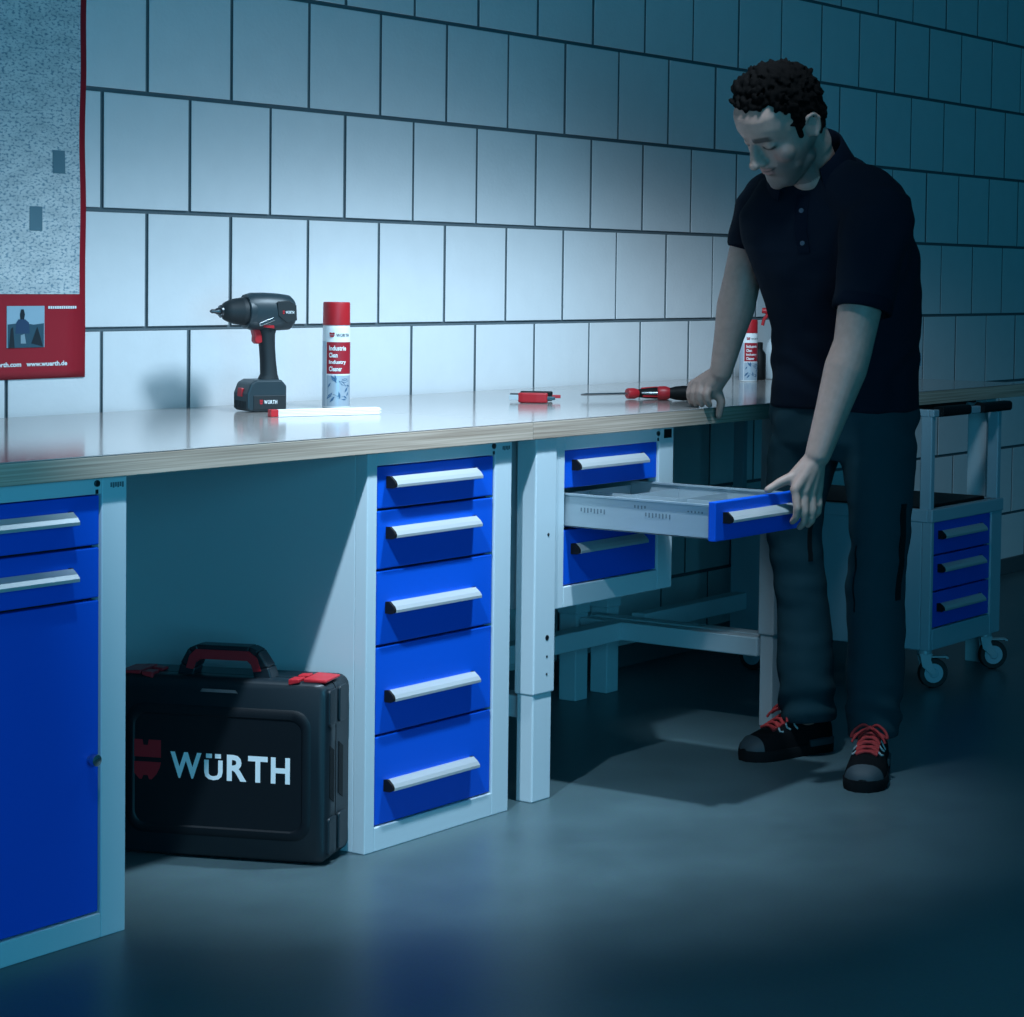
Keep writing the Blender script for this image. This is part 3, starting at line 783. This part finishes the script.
# nose
C((.081, 0, .012), (.100, 0, -.022), .0090, .0102); E(.1055, 0, -.0315, .0135, .0125, .0110)
C((.090, 0, -.020), (.098, 0, -.034), .0125, .011)
for s in (-1, 1):
    E(.0925, s * .0125, -.036, .0105, .0075, .0078)
    C((.085, s * .012, .019), (.070, s * .040, .017), .0085, .0085)      # brow ridge
    E(.068, s * .032, -.0015, .0145, .0165, .0125)                      # eyeball under lowered lid
    E(.050, s * .040, -.028, .026, .024, .026)                          # cheek
    C((.069, s * .025, -.048), (.044, s * .040, -.066), .013, .018)     # smile fold
    C((.058, s * .021, -.098), (.010, s * .042, -.072), .018, .020)     # jaw
    E(-.008, s * .0755, -.006, .0135, .0065, .0255, Matrix.Rotation(s * -.25, 3, 'Z') @ Matrix.Rotation(-.2, 3, 'Y'))   # ear
    m.tube([H(-.006, s * .080, -.031), H(-.019, s * .084, -.018), H(-.026, s * .088, .004), H(-.019, s * .088, .019), H(-.004, s * .083, .019), H(.003, s * .077, .006)], [.0050 * HS] * 6, 8)
E(.079, 0, -.101, .0135, .019, .012)                                    # chin
C((.0865, -.017, -.0635), (.0865, .017, -.0635), .0038, .0038); C((.0880, -.009, -.0650), (.0880, .009, -.0650), .0055, .0055)
C((.0860, -.019, -.0545), (.0895, 0, -.0530), .0038, .0050); C((.0860, .019, -.0545), (.0895, 0, -.0530), .0038, .0050)
C((-.022, 0, -.020), (-.030, 0, -.08), .055, .050)
# neck and torso core
NB = V((.893, -1.122, 1.345))
m.capsule(H(-.026, 0, -.045), NB, .054, .060); m.capsule(H(.01, 0, -.085), V((.862, -1.135, 1.335)), .040, .045)
m.capsule(NB + V((.02, 0, -.03)), V((.985, -1.14, 1.12)), .06, .08); m.capsule(V((.985, -1.14, 1.12)), V((1.035, -1.13, .84)), .08, .09)
SL, EL, WL = V((.880, -1.292, 1.262)), V((.793, -1.288, .968)), V((.7235, -1.246, .735))
SR, ER, WR = V((.969, -.950, 1.275)), V((.943, -.912, 1.100)), V((.955, -.853, .892))
m.capsule(NB + V((.01, 0, -.04)), SL, .045, .05); m.capsule(NB + V((.01, 0, -.04)), SR, .045, .048)
def arm(S, Eb, W_, k=1.0):
    a = S.lerp(Eb, .5); b = Eb.lerp(W_, .22)
    m.capsule(S, a, .060 * k, .0535 * k); m.capsule(a, Eb, .0535 * k, .044 * k)
    m.capsule(Eb, b, .0445 * k, .0475 * k); m.capsule(b, Eb.lerp(W_, .62), .0475 * k, .037 * k); m.capsule(Eb.lerp(W_, .62), W_, .037 * k, .0285 * k)
arm(SL, EL, WL, .98)
mid = ER.lerp(WR, .3)
m.capsule(SR, SR.lerp(ER, .5), .055, .050); m.capsule(SR.lerp(ER, .5), ER, .050, .0435); m.capsule(ER, mid, .0435, .0445); m.capsule(mid, ER.lerp(WR, .65), .0445, .034); m.capsule(ER.lerp(WR, .65), WR, .034, .0265)
for hip, kn, an in (((1.03, -1.21, .82), (1.03, -1.222, .47), (1.04, -1.225, .09)), ((1.04, -1.04, .80), (1.055, -1.013, .45), (1.084, -1.024, .10))):
    m.capsule(hip, kn, .055, .038); m.capsule(kn, an, .038, .030)
def finger(pts, r0, r1):
    for i in range(len(pts) - 1):
        a = r0 + (r1 - r0) * i / (len(pts) - 1); b = r0 + (r1 - r0) * (i + 1) / (len(pts) - 1)
        m.capsule(pts[i], pts[i + 1], a, b, 10, 3)
# left hand: thumb on the drawer's top edge, four fingers hooked over its handle
kn_l = [V((.672, -1.2215, .662)), V((.692, -1.2325, .657)), V((.711, -1.2400, .655)), V((.729, -1.2440, .659))]
for i, k in enumerate(kn_l):
    m.capsule(WL + (k - WL).normalized() * .004 + V((0, .0, 0)), k, .0200 if i in (1, 2) else .0175, .0118)
    ln = (1.0, 1.12, 1.03, .82)[i]
    b = V((-.004 + .001 * i, -.008 if i == 0 else -.004, -.038)) * ln
    p1 = k + b; p2 = p1 + V((.002, .003, -.020)) * ln; p3 = p2 + V((.003, .011, -.010)) * ln
    finger([k, p1, p2, p3], .0098, .0076)
m.capsule(WL + V((-.004, .010, -.008)), V((.684, -1.206, .683)), .0185, .0145)
finger([V((.688, -1.212, .690)), V((.664, -1.190, .6765)), V((.642, -1.172, .6610))], .0132, .0085)
# right hand: palm on the worktop's edge, fingers bent down on top, thumb over the front
kn_r = [V((.946, -.829, .858)), V((.946, -.809, .863)), V((.950, -.790, .861)), V((.958, -.773, .855))]
for i, k in enumerate(kn_r):
    m.capsule(WR, k, .0195, .0125)
    ln = (1.0, 1.08, 1.0, .8)[i]
    p1 = k + V((-.011, .002, -.020)) * ln; p2 = V((p1.x + .004, p1.y + .001, .826)); p3 = V((p2.x + .010, p2.y, .8135))
    finger([k, p1, p2, p3], .0105, .0082)
m.capsule(WR + V((.004, -.002, -.005)), V((.962, -.822, .842)), .021, .0185)
finger([V((.964, -.836, .848)), V((.975, -.842, .820)), V((.981, -.832, .787))], .0130, .0088)
skin = bpy.data.materials.new('skin'); skin.use_nodes = True
b_ = skin.node_tree.nodes['Principled BSDF']; b_.inputs['Roughness'].default_value = .55
b_.inputs['Subsurface Weight'].default_value = .06; b_.inputs['Subsurface Radius'].default_value = (.01, .004, .002)
at_ = skin.node_tree.nodes.new('ShaderNodeAttribute'); at_.attribute_name = 'tone'
nz = skin.node_tree.nodes.new('ShaderNodeTexNoise'); nz.inputs['Scale'].default_value = 70; nz.inputs['Detail'].default_value = 3
tc_ = skin.node_tree.nodes.new('ShaderNodeTexCoord')
mr = skin.node_tree.nodes.new('ShaderNodeMapRange'); mr.inputs['To Min'].default_value = .82; mr.inputs['To Max'].default_value = 1.15
mx = skin.node_tree.nodes.new('ShaderNodeMix'); mx.data_type = 'RGBA'; mx.blend_type = 'MULTIPLY'; mx.inputs['Factor'].default_value = 1
ln_ = skin.node_tree.links.new
ln_(tc_.outputs['Object'], nz.inputs['Vector']); ln_(nz.outputs['Fac'], mr.inputs['Value'])
ln_(at_.outputs['Color'], mx.inputs['A']); ln_(mr.outputs['Result'], mx.inputs['B']); ln_(mx.outputs['Result'], b_.inputs['Base Color'])
body = obj('body', fuse(m, .0031, 5, .5), skin, man, smooth=180)
body['label'] = 'bare head, arms and hands'
me = body.data
ca = me.color_attributes.new('tone', 'FLOAT_COLOR', 'POINT')
inv = HR.transposed(); base = np.array((.36, .225, .185))
cols = np.ones((len(me.vertices), 4), dtype=np.float32)
off = OFF[body.name]
sm_ = lambda a, b, x: max(0., min(1., (x - a) / (b - a)))
for i, v in enumerate(me.vertices):
    q = inv @ (v.co + off - HC) / HS; f, l, u = q; al = abs(l)
    c = base.copy()
    if f > -.06 and -.13 < u < .12 and al < .1:
        st = sm_(-.028, -.055, u) * sm_(-.03, .0, f)                     # stubble on jaw, chin and lip
        cheek = sm_(.062, .078, f) * sm_(-.066, -.052, u) * sm_(.030, .024, al) * 0
        if u > -.05 and al < .034: st *= .35
        c = c * (1 - .68 * st) + np.array((.05, .045, .045)) * .35 * st
        lip = sm_(.026, .020, al) * sm_(.0095, .006, abs(u + .0595)) * sm_(.078, .083, f)
        c = c * (1 - lip) + np.array((.30, .12, .10)) * lip
        ml = sm_(.030, .026, al) * sm_(.0024, .001, abs(u + .0592 - (al / .02) ** 2 * .0035)) * sm_(.076, .082, f)
        c = c * (1 - .8 * ml)
        brow = sm_(.0085, .0050, abs(u - .0195 + (al - .030) ** 2 * 6)) * sm_(.009, .013, al) * sm_(.050, .044, al) * sm_(.055, .06, f)
        c = c * (1 - .9 * brow) + np.array((.012, .009, .008)) * .9 * brow
        lash = sm_(.0042, .0022, abs(u + .0065 - (al - .032) ** 2 * 14)) * sm_(.0165, .0145, abs(al - .032)) * sm_(.06, .066, f)
        c = c * (1 - .88 * lash)
        ch = sm_(.026, .008, math.hypot(al - .044, u + .030)) * .18
        c = c * np.array((1 + ch * .2, 1 - ch, 1 - ch))
    cols[i, :3] = c
ca.data.foreach_set('color', cols.ravel())

# hair: many short wavy locks over the scalp
m = MB(); rh = random.Random(11)
def hairline(f, l):     # lowest u of hair at a place seen from above
    al = abs(l)
    if f > .045: return .084 - .006 * math.sin(al * 60) + .10 * max(0, al - .045)
    if f > .012: return .074 - (.045 - f) / .033 * .075
    if f > -.035: return .012
    return -.040 - min(.03, (-.035 - f) * .5)
rings = []
for h in [-.07 + .182 * k / 26 for k in range(27)]:
    ring = head_ring(h, .004)
    rings.append(ring)
for ring in rings:
    for f, l, u in ring:
        if u < hairline(f, l) : continue
        f += rh.uniform(-.004, .004); l += rh.uniform(-.004, .004); u += rh.uniform(-.003, .003)
        n = V((f * .8, l * 1.2, max(u - .01, 0) * 1.1)).normalized()
        top = sm_(.03, .09, u)
        th = .0035 + .0135 * top + .004 * sm_(.0, .06, f) * top
        if f > .055: th *= .55
        sw = V((rh.uniform(-.6, 1), rh.uniform(-1, 1), rh.uniform(-.6, .5)))
        sw = (sw - n * sw.dot(n)).normalized()
        L = rh.uniform(.010, .022) * (.45 if f > .05 else 1)
        if f > .02: sw = (V((-.7, rh.uniform(-.7, .7), .7)) - n * n.dot(V((-.7, 0, .7)))).normalized()
        p0 = V((f, l, u)) - n * .004; p1 = p0 + n * th * .8 + sw * L * .4; p2 = p0 + n * (th + rh.uniform(-.003, .004)) + sw * L
        r0 = rh.uniform(.0046, .0068)
        m.tube([H(*p0), H(*p1), H(*p2)], [r0 * HS, r0 * HS * .95, r0 * .55 * HS], 7)
for s in (-1, 1):
    for a_, b_, r_ in (((.016, .0695, .034), (.018, .0680, -.012), .0085), ((.004, .0735, .036), (.006, .0715, .012), .010), ((-.020, .074, .034), (-.030, .071, .010), .012), ((-.04, .064, .02), (-.050, .050, -.03), .013)):
        m.capsule(H(a_[0], s * a_[1], a_[2]), H(b_[0], s * b_[1], b_[2]), r_ * HS, r_ * HS * .8)
hs2 = [.084 + .030 * k / 10 for k in range(11)]
m.loft([[H(*p) for p in head_ring(h, .008)] for h in hs2])
m.ellipsoid(H(-.018, 0, .036), .077 * HS, .0785 * HS, .081 * HS, HR); m.ellipsoid(H(-.010, 0, .048), .086 * HS, .0785 * HS, .074 * HS, HR)
obj('hair', fuse(m, .0028, 3, .5), 'hair', man, smooth=180)

# polo shirt
def ering(c, fwd, w_, d_, n=36, ex=2.4, tilt=0.):
    c = V(c); fwd = V(fwd).normalized(); lf = V((0, 0, 1)).cross(fwd).normalized(); up = fwd.cross(lf)
    ft = (fwd * math.cos(tilt) - up * math.sin(tilt))
    out = []
    for k in range(n):
        a = 2 * PI * k / n; ca_, sa = math.cos(a), math.sin(a)
        out.append(c + ft * d_ * abs(ca_) ** (2 / ex) * (1 if ca_ > 0 else -1) + lf * w_ * abs(sa) ** (2 / ex) * (1 if sa > 0 else -1))
    return out
m = MB()
fp = V((-1, -.02, 0)); fc = V((-.97, -.20, 0))
m.loft([ering((1.035, -1.135, .815), fp, .176, .128), ering((1.03, -1.135, .86), fp, .175, .126), ering((1.028, -1.137, .93), fp, .172, .122), ering((1.02, -1.14, 1.0), fp, .172, .122, tilt=.1),
        ering((.995, -1.142, 1.08), fc, .180, .128, tilt=.2), ering((.967, -1.142, 1.15), fc, .188, .134, tilt=.3), ering((.942, -1.135, 1.21), fc, .192, .132, tilt=.35), ering((.925, -1.13, 1.265), fc, .188, .118, tilt=.4),
        ering((.915, -1.13, 1.315), fc, .150, .098, tilt=.45), ering((.908, -1.132, 1.35), fc, .095, .078, tilt=.5)])
# shoulders and sleeves
m.capsule(V((.915, -1.14, 1.325)), V((.892, -1.272, 1.268)), .066, .078); m.capsule(V((.92, -1.12, 1.325)), V((.965, -.968, 1.284)), .062, .064)
m.capsule(V((.955, -1.18, 1.25)), V((.915, -1.28, 1.235)), .09, .07)
def sleeve(S, Eb, t1, r0, r1, r2):
    d = (Eb - S)
    m.loft([[S + d * t + (u * math.cos(a) + w_ * math.sin(a)) * r for a in [2 * PI * k / 24 for k in range(24)]]
            for (u, w_) in [((d.cross(V((0, 1, .1)))).normalized(), d.normalized().cross((d.cross(V((0, 1, .1)))).normalized()))]
            for t, r in ((-.12, r0 * .8), (.05, r0), (t1 * .5, r1), (t1, r2))])
sleeve(SL + V((.004, -.004, 0)), EL + V((.004, -.004, 0)), .74, .078, .072, .064)
sleeve(SR, ER, .60, .066, .059, .052)
sh = fuse(m, .0065, 5, .5)
def cloth(me_, fn):
    vs = me_.vertices; nn = [v.normal.copy() for v in vs]
    for v, n in zip(vs, nn): v.co += n * fn(v.co, n)
    me_.update()
def folds(p, n):
    a = 0
    # folds from the left armpit down across the sleeve and body, creases at the waist
    q = p - V((.93, -1.25, 1.20))
    a += .0040 * math.sin((q.z * .8 - q.x * 1.2 + q.y * .5) * 55 + 2.5 * noise.noise(p * 9)) * math.exp(-(q.length / .17) ** 2)
    w_ = math.exp(-((p.z - .90) / .075) ** 2)
    a += .0032 * w_ * math.sin(p.z * 70 + 9 * noise.noise(p * 6) + p.y * 25 - p.x * 18)
    a += .0075 * noise.noise(p * 7.5) + .0035 * noise.noise(p * 17)
    return a
cloth(sh, folds)
shirt = obj('polo_shirt', sh, 'shirt', man, smooth=180); shirt['label'] = 'dark navy short sleeved polo shirt'
# open the sleeves' hems visually with ribbed cuffs
def cuff(S, Eb, t0, t1, r, name='sleeve_cuff'):
    d = Eb - S; dn = d.normalized(); u = dn.cross(V((0, 1, .1))).normalized(); w_ = dn.cross(u); mm = MB()
    P = lambda t, rr_: [S + d * t + (u * math.cos(a) + w_ * math.sin(a)) * rr_ for a in [2 * PI * k / 28 for k in range(28)]]
    mm.loft([P(t0, r - .004), P(t0 + .004, r), P((t0 + t1) / 2, r + .0008), P(t1 - .004, r), P(t1, r - .002), P(t1, r - .007), P(t0 + .02, r - .008)], cap=False)
    obj(name, mm, 'shirtdark', shirt, smooth=60)
cuff(SL + V((.004, -.004, 0)), EL + V((.004, -.004, 0)), .66, .755, .0655)
cuff(SR, ER, .53, .615, .0530)
# collar: a folded band round the neck, open at the throat
CC = V((.884, -1.120, 1.372)); ax = (H(-.02, 0, -.03) - NB).normalized(); ax = (ax + V((.1, 0, .55))).normalized()
cf_ = (fc - ax * fc.dot(ax)).normalized(); cl_ = ax.cross(cf_)
mm = MB(); N = 40; r0s = []
prof = [(.076, -.034), (.0725, -.004), (.071, .022), (.074, .027), (.079, .023), (.091, -.012), (.100, -.034), (.097, -.036), (.086, -.014)]
rings = []
for k in range(N + 1):
    a = math.radians(32) + math.radians(296) * k / N
    fr = math.cos(a)
    dip = -.034 * max(0, fr) ** 2 + .016 * max(0, -fr); wd_ = 1 + .16 * max(0, -fr) * 0 + .10 * max(0, fr)
    rings.append([CC + (cf_ * math.cos(a) * 1.05 + cl_ * math.sin(a)) * r * wd_ + ax * (z + dip) for r, z in prof])
mm.loft(rings)
obj('collar', mm, 'shirtdark', shirt, smooth=60)
bvh = BVHTree.FromPolygons([v.co + OFF[shirt.name] for v in sh.vertices], [tuple(p.vertices) for p in sh.polygons])
def on_shirt(p):
    h, n, _, _ = bvh.find_nearest(V(p)); return h, n
mm = MB(); prev = None; R0 = []
for k in range(9):
    c = CC + cf_ * .085 + ax * -.05 + V((-.02, -.004, -.030)) * (k * .55)
    h, n = on_shirt(c)
    R0.append((h, n))
for s_ in (1,):
    rg = []
    for h, n in R0:
        t_ = n.cross(V((0, 0, 1))).normalized() * -1
        rg.append([h + t_ * x + n * z for x, z in ((-.014, -.002), (-.014, .0025), (.014, .0025), (.014, -.002))])
    mm.loft(rg)
obj('placket', mm, 'shirtdark', shirt, smooth=40)
for k in (2, 6):
    h, n = R0[k]
    bo = obj('button', MB().lathe([(.005, .001), (.0055, .003), (.004, .0042)], h, n, 14), 'button', shirt)
h, n = on_shirt((1.12, -1.30, .93)); t_ = n.cross(V((0, 0, 1))).normalized(); b2 = t_.cross(n)
mm = MB(); mm.loft([[h + n * w_ + t_ * x + b2 * z for x, z in ((-.011, -.014), (.011, -.014), (.011, .014), (-.011, .014))] for w_ in (-.002, .003)])
tg = obj('hem_tag', mm, mat('woven_tag', (.55, .30, .34), .7), shirt); tg['label'] = 'small pale red woven tag'

# trousers
m = MB()
m.loft([ering((1.035, -1.132, .875), fp, .168, .118), ering((1.04, -1.132, .80), fp, .172, .126), ering((1.04, -1.132, .74), fp, .166, .118), ering((1.04, -1.132, .70), fp, .145, .09)])
Lc = [((1.035, -1.215, .78), .088, .108), ((1.032, -1.226, .69), .080, .096), ((1.028, -1.236, .60), .069, .083), ((1.024, -1.238, .50), .062, .072), ((1.022, -1.230, .42), .064, .071), ((1.034, -1.228, .32), .064, .072), ((1.04, -1.226, .22), .064, .072), ((1.036, -1.226, .15), .060, .070), ((1.030, -1.228, .082), .055, .068)]
Rc = [((1.045, -1.05, .78), .088, .106), ((1.038, -1.028, .69), .079, .094), ((1.034, -1.012, .60), .066, .080), ((1.040, -1.006, .50), .060, .068), ((1.058, -1.012, .42), .060, .066), ((1.072, -1.016, .32), .061, .067), ((1.078, -1.018, .22), .064, .070), ((1.086, -1.022, .16), .063, .070), ((1.100, -1.018, .080), .060, .074)]
for tab in (Lc, Rc): m.loft([ering(c, fp, a, b, ex=2.1) for c, a, b in tab])
tr_ = fuse(m, .0065, 4, .5)
def tfold(p, n):
    a = .0035 * noise.noise(p * 8 + V((3, 1, 0))) + .0026 * noise.noise(p * V((14, 14, 30)))
    for zc, wz, amp, fr in ((.135, .05, .0042, 95), (.50, .09, .0020, 75), (.78, .08, .0035, 60)):
        a += amp * math.exp(-((p.z - zc) / wz) ** 2) * math.sin(p.z * fr + 4.5 * noise.noise(p * 7) + (p.y * 1.3 + p.x) * 30)
    return a
cloth(tr_, tfold)
trs = obj('trousers', tr_, 'trouser', man, smooth=180); trs['label'] = 'dark grey work trousers'
bt_ = BVHTree.FromPolygons([v.co + OFF[trs.name] for v in tr_.vertices], [tuple(p.vertices) for p in tr_.polygons])
def strip(pts, wd_, mt, name, e=.002, dirv=(1, 0, 0)):
    rg = []
    for p in pts:
        h, n, _, _ = bt_.find_nearest(V(p)); t_ = n.cross(V((0, 0, 1))).normalized()
        rg.append([h + t_ * x + n * z for x, z in ((-wd_, -.002), (-wd_, e), (wd_, e), (wd_, -.002))])
    obj(name, MB().loft(rg), mt, trs, smooth=40)
# darker side panels and pocket edge
strip([(1.0, -1.4, z) for z in np.linspace(.60, .40, 12)], .009, 'trouserblack', 'side_panel')
strip([(.90, -1.2, z) for z in np.linspace(.52, .36, 8)], .0012, 'trouserblack', 'seam')
strip([(1.0, -1.10, z) for z in np.linspace(.58, .46, 8)], .006, 'trouserblack', 'side_panel')

# safety shoes
def shoe(heel, toe, Lg):
    heel = V(heel); d = (V(toe) - heel); d.z = 0; d.normalize(); lf = V((-d.y, d.x, 0))
    f = lambda x, y, z: heel + d * (x * Lg) + lf * y + V((0, 0, z))
    sec = [(0, .016, .062), (.03, .026, .078), (.10, .033, .092), (.22, .0345, .100), (.34, .035, .108), (.44, .0365, .104), (.55, .040, .090), (.68, .0445, .072), (.80, .0455, .061), (.89, .041, .053), (.96, .030, .042), (1.0, .012, .028)]
    def ring(x, hw, ht, g=0):
        out = []
        for k in range(20):
            a = PI * k / 19; c = math.cos(a); s = math.sin(a)
            out.append(f(x, (hw + g) * abs(c) ** .8 * (1 if c > 0 else -1), .018 + (ht + g - .018) * s ** .75))
        return out
    u = MB().loft([ring(*s) for s in sec])
    so_ = obj('shoe', u, 'shoe', man, smooth=60); so_['label'] = 'black and grey safety shoe'
    ol = [(x, hw + .004) for x, hw, _ in sec]; ol[0] = (-.012, .018); ol[-1] = (1.015, .014)
    pts = [(x, w_) for x, w_ in ol] + [(x, -w_) for x, w_ in ol[::-1]]
    mm = MB().loft([[f(x, y * .97, .0) for x, y in pts], [f(x, y, .008) for x, y in pts], [f(x, y, .022) for x, y in pts], [f(x, y * .95, .025) for x, y in pts]])
    obj('sole', mm, 'sole', so_, smooth=40)
    tcap = [(x, hw, ht) for x, hw, ht in sec if x >= .88]
    mm = MB().loft([ring(x, hw, ht * (1 if x > .85 else .97), .0022) for x, hw, ht in tcap])
    tcp = obj('toe_cap', mm, 'shoegrey', so_, smooth=60); tcp['label'] = 'grey toe cap'
    mm = MB().loft([[f(x, y, z) for x, y in [(a, (hw + .0052) * s_) for s_ in (1,) for a, hw in ((x, hw_),)] for z in (.020, .034)] + [f(x, hw_ + .001, .036), f(x, hw_ + .001, .019)] for x, hw_, _ in sec[1:5]])
    obj('heel_trim', mm, 'shoegrey', so_)
    lc = MB()
    def top(x, y):
        for (xa, wa, ha), (xb, wb_, hb) in zip(sec, sec[1:]):
            if xa <= x <= xb:
                t = (x - xa) / (xb - xa); hw = wa + (wb_ - wa) * t; ht = ha + (hb - ha) * t
        s = math.sqrt(max(0, 1 - (min(abs(y) / hw, .99)) ** 2)) ** .75
        return f(x, y, .018 + (ht - .018) * s + .004)
    for k in range(5):
        x = .47 + k * .056
        lc.tube([top(x, -.024), top(x + .012, -.008), top(x + .02, .008), top(x + .035, .024)], .0042, 7)
        lc.tube([top(x + .03, -.024), top(x + .02, -.008), top(x + .01, .008), top(x, .024)], .0042, 7)
    b0 = top(.46, 0) + V((0, 0, .004))
    for s in (-1, 1):
        lc.tube([b0, b0 + lf * s * .016 + V((0, 0, .009)) + d * .006, b0 + lf * s * .034 - V((0, 0, .002)) + d * .016, b0 + lf * s * .040 - V((0, 0, .016)) + d * .024, b0 + lf * s * .026 - V((0, 0, .008)) + d * .022, b0 + V((0, 0, .003)) + d * .006], .0034, 7, 5)
        lc.tube([b0 + V((0, 0, .003)), b0 + lf * s * .016 + d * .020 - V((0, 0, .001)), b0 + lf * s * .030 + d * .034 - V((0, 0, .012)), b0 + lf * s * .037 + d * .040 - V((0, 0, .024))], .0030, 7, 5)
    lc.ellipsoid(b0 + V((0, 0, .002)) + d * .003, .007, .007, .005)
    l_ = obj('lace', lc, 'lace', so_, smooth=60); l_['label'] = 'red laces'
    ey = MB()
    for k in range(3):
        x = .50 + k * .085
        for s in (-1, 1):
            ey.tube([top(x, s * .023), top(x + .01, s * .031), top(x - .02, s * .034)], .0024, 6)
    obj('eyelet', ey, 'lacegrey', so_, smooth=60)
shoe((1.085, -1.205, 0), (.815, -1.318, 0), .285)
shoe((1.180, -1.026, 0), (.955, -.942, 0), .252)
# ------------------------------------------------------------------ camera and light
yaw, pit, rol = 1.0160, 4.71e-2, 1.66e-2
fw = V((math.sin(yaw) * math.cos(pit), math.cos(yaw) * math.cos(pit), -math.sin(pit)))
r_ = V((math.cos(yaw), -math.sin(yaw), 0)); u_ = r_.cross(fw)
rr = r_ * math.cos(rol) + u_ * math.sin(rol); uu = u_ * math.cos(rol) - r_ * math.sin(rol)
cam = bpy.data.cameras.new('camera'); co = bpy.data.objects.new('camera', cam); COL.objects.link(co)
mw = Matrix((rr, uu, -fw)).transposed().to_4x4(); mw.translation = V((-3.48805, -3.65768, 1.1216))
co.matrix_world = mw
cam.sensor_fit = 'HORIZONTAL'; cam.sensor_width = 36; cam.lens = 2286.68 * 36 / 1024
cam.shift_x = -227.98 / 1024; cam.shift_y = -129.39 / 1024
cam.clip_start = .05
SC.camera = co

wd = bpy.data.worlds.new('world'); SC.world = wd; wd.use_nodes = True
bg = wd.node_tree.nodes['Background']; bg.inputs['Color'].default_value = (.002, .040, .070, 1); bg.inputs['Strength'].default_value = 1.0

def spot(name, loc, tgt, power, size, blend, col, rad):
    l = bpy.data.lights.new(name, 'SPOT'); l.energy = power; l.spot_size = math.radians(size); l.spot_blend = blend
    l.color = col; l.shadow_soft_size = rad
    o = bpy.data.objects.new(name, l); COL.objects.link(o); o.location = loc
    o.rotation_euler = (V(tgt) - V(loc)).to_track_quat('-Z', 'Y').to_euler()
    return o
KC = (.62, .83, 1.0)
def fill(name, loc, power, col, rad, prof, cx, wx):
    """wall washer: an added, unseen lamp, its beam shaped to brighten the wall (+Y)"""
    o = spot(name, loc, V(loc) - V((0, 0, 1)), power, 168, .15, col, rad)
    o.rotation_euler = (0, 0, 0)
    l = o.data; l.use_nodes = True; nt = l.node_tree; L = nt.links.new
    em = nt.nodes['Emission']
    tc = nt.nodes.new('ShaderNodeTexCoord'); sp = nt.nodes.new('ShaderNodeSeparateXYZ')
    ab = nt.nodes.new('ShaderNodeMath'); ab.operation = 'ABSOLUTE'
    dv = nt.nodes.new('ShaderNodeMath'); dv.operation = 'DIVIDE'
    ml = nt.nodes.new('ShaderNodeMath'); ml.operation = 'MULTIPLY'; ml.inputs[1].default_value = .25
    rp = nt.nodes.new('ShaderNodeValToRGB'); rp.color_ramp.interpolation = 'EASE'
    el = rp.color_ramp.elements
    el[0].position = prof[0][0] / 4; el[0].color = (prof[0][1],) * 3 + (1,)
    el[1].position = prof[-1][0] / 4; el[1].color = (prof[-1][1],) * 3 + (1,)
    for t_, v_ in prof[1:-1]:
        e_ = el.new(t_ / 4); e_.color = (v_,) * 3 + (1,)
    L(tc.outputs['Normal'], sp.inputs[0]); L(sp.outputs['Z'], ab.inputs[0]); L(sp.outputs['Y'], dv.inputs[0]); L(ab.outputs[0], dv.inputs[1])
    L(dv.outputs[0], ml.inputs[0]); L(ml.outputs[0], rp.inputs['Fac']); 
    def mth(op, a, b=None):
        n = nt.nodes.new('ShaderNodeMath'); n.operation = op
        for k, v in ((0, a), (1, b)):
            if v is None: continue
            if isinstance(v, (int, float)): n.inputs[k].default_value = v
            else: L(v, n.inputs[k])
        return n.outputs[0]
    q = mth('DIVIDE', mth('SUBTRACT', mth('DIVIDE', sp.outputs['X'], ab.outputs[0]), cx), wx)
    g = mth('EXPONENT', mth('MULTIPLY', mth('MULTIPLY', q, q), -1.0))
    L(mth('MULTIPLY', rp.outputs['Color'], g), em.inputs['Strength'])
PROF = [(0, .015), (.30, .05), (.42, .27), (.75, .62), (1.1, 1.0), (1.3, .76), (1.65, .19), (2.0, .06), (2.6, .02), (3.6, .0)]
fill('wall_fill', (.34, -1.35, 2.12), 268, KC, .16, PROF, .98, 1.5)  # added unseen lamps, beam profile shaped for the wall's falloff
fill('wall_fill', (-.75, -1.35, 2.12), 44, KC, .14, PROF, .25, .9)
spot('ceiling_spot', (.20, -1.32, 2.12), (.24, -.85, .40), 195, 66, 1.0, KC, .035)
spot('ceiling_spot', (-1.25, -1.34, 2.12), (-.24, -.76, .52), 235, 45, 1.0, KC, .03)
def area(name, loc, tgt, power, sx, sy, col):
    l = bpy.data.lights.new(name, 'AREA'); l.shape = 'RECTANGLE'; l.size = sx; l.size_y = sy; l.energy = power; l.color = col
    o = bpy.data.objects.new(name, l); COL.objects.link(o); o.location = loc
    o.rotation_euler = (V(tgt) - V(loc)).to_track_quat('-Z', 'Y').to_euler()
area('room_fill', (-2.4, -4.2, 1.10), (0, -.4, .45), 64, 2.0, 1.5, (.075, .55, .88))  # soft fill added out of view on the camera side, no actual window

SC.view_settings.view_transform = 'Standard'
SC.view_settings.look = 'None'
SC.view_settings.exposure = 0
SC.view_settings.gamma = 1
SC.view_settings.use_curve_mapping = False
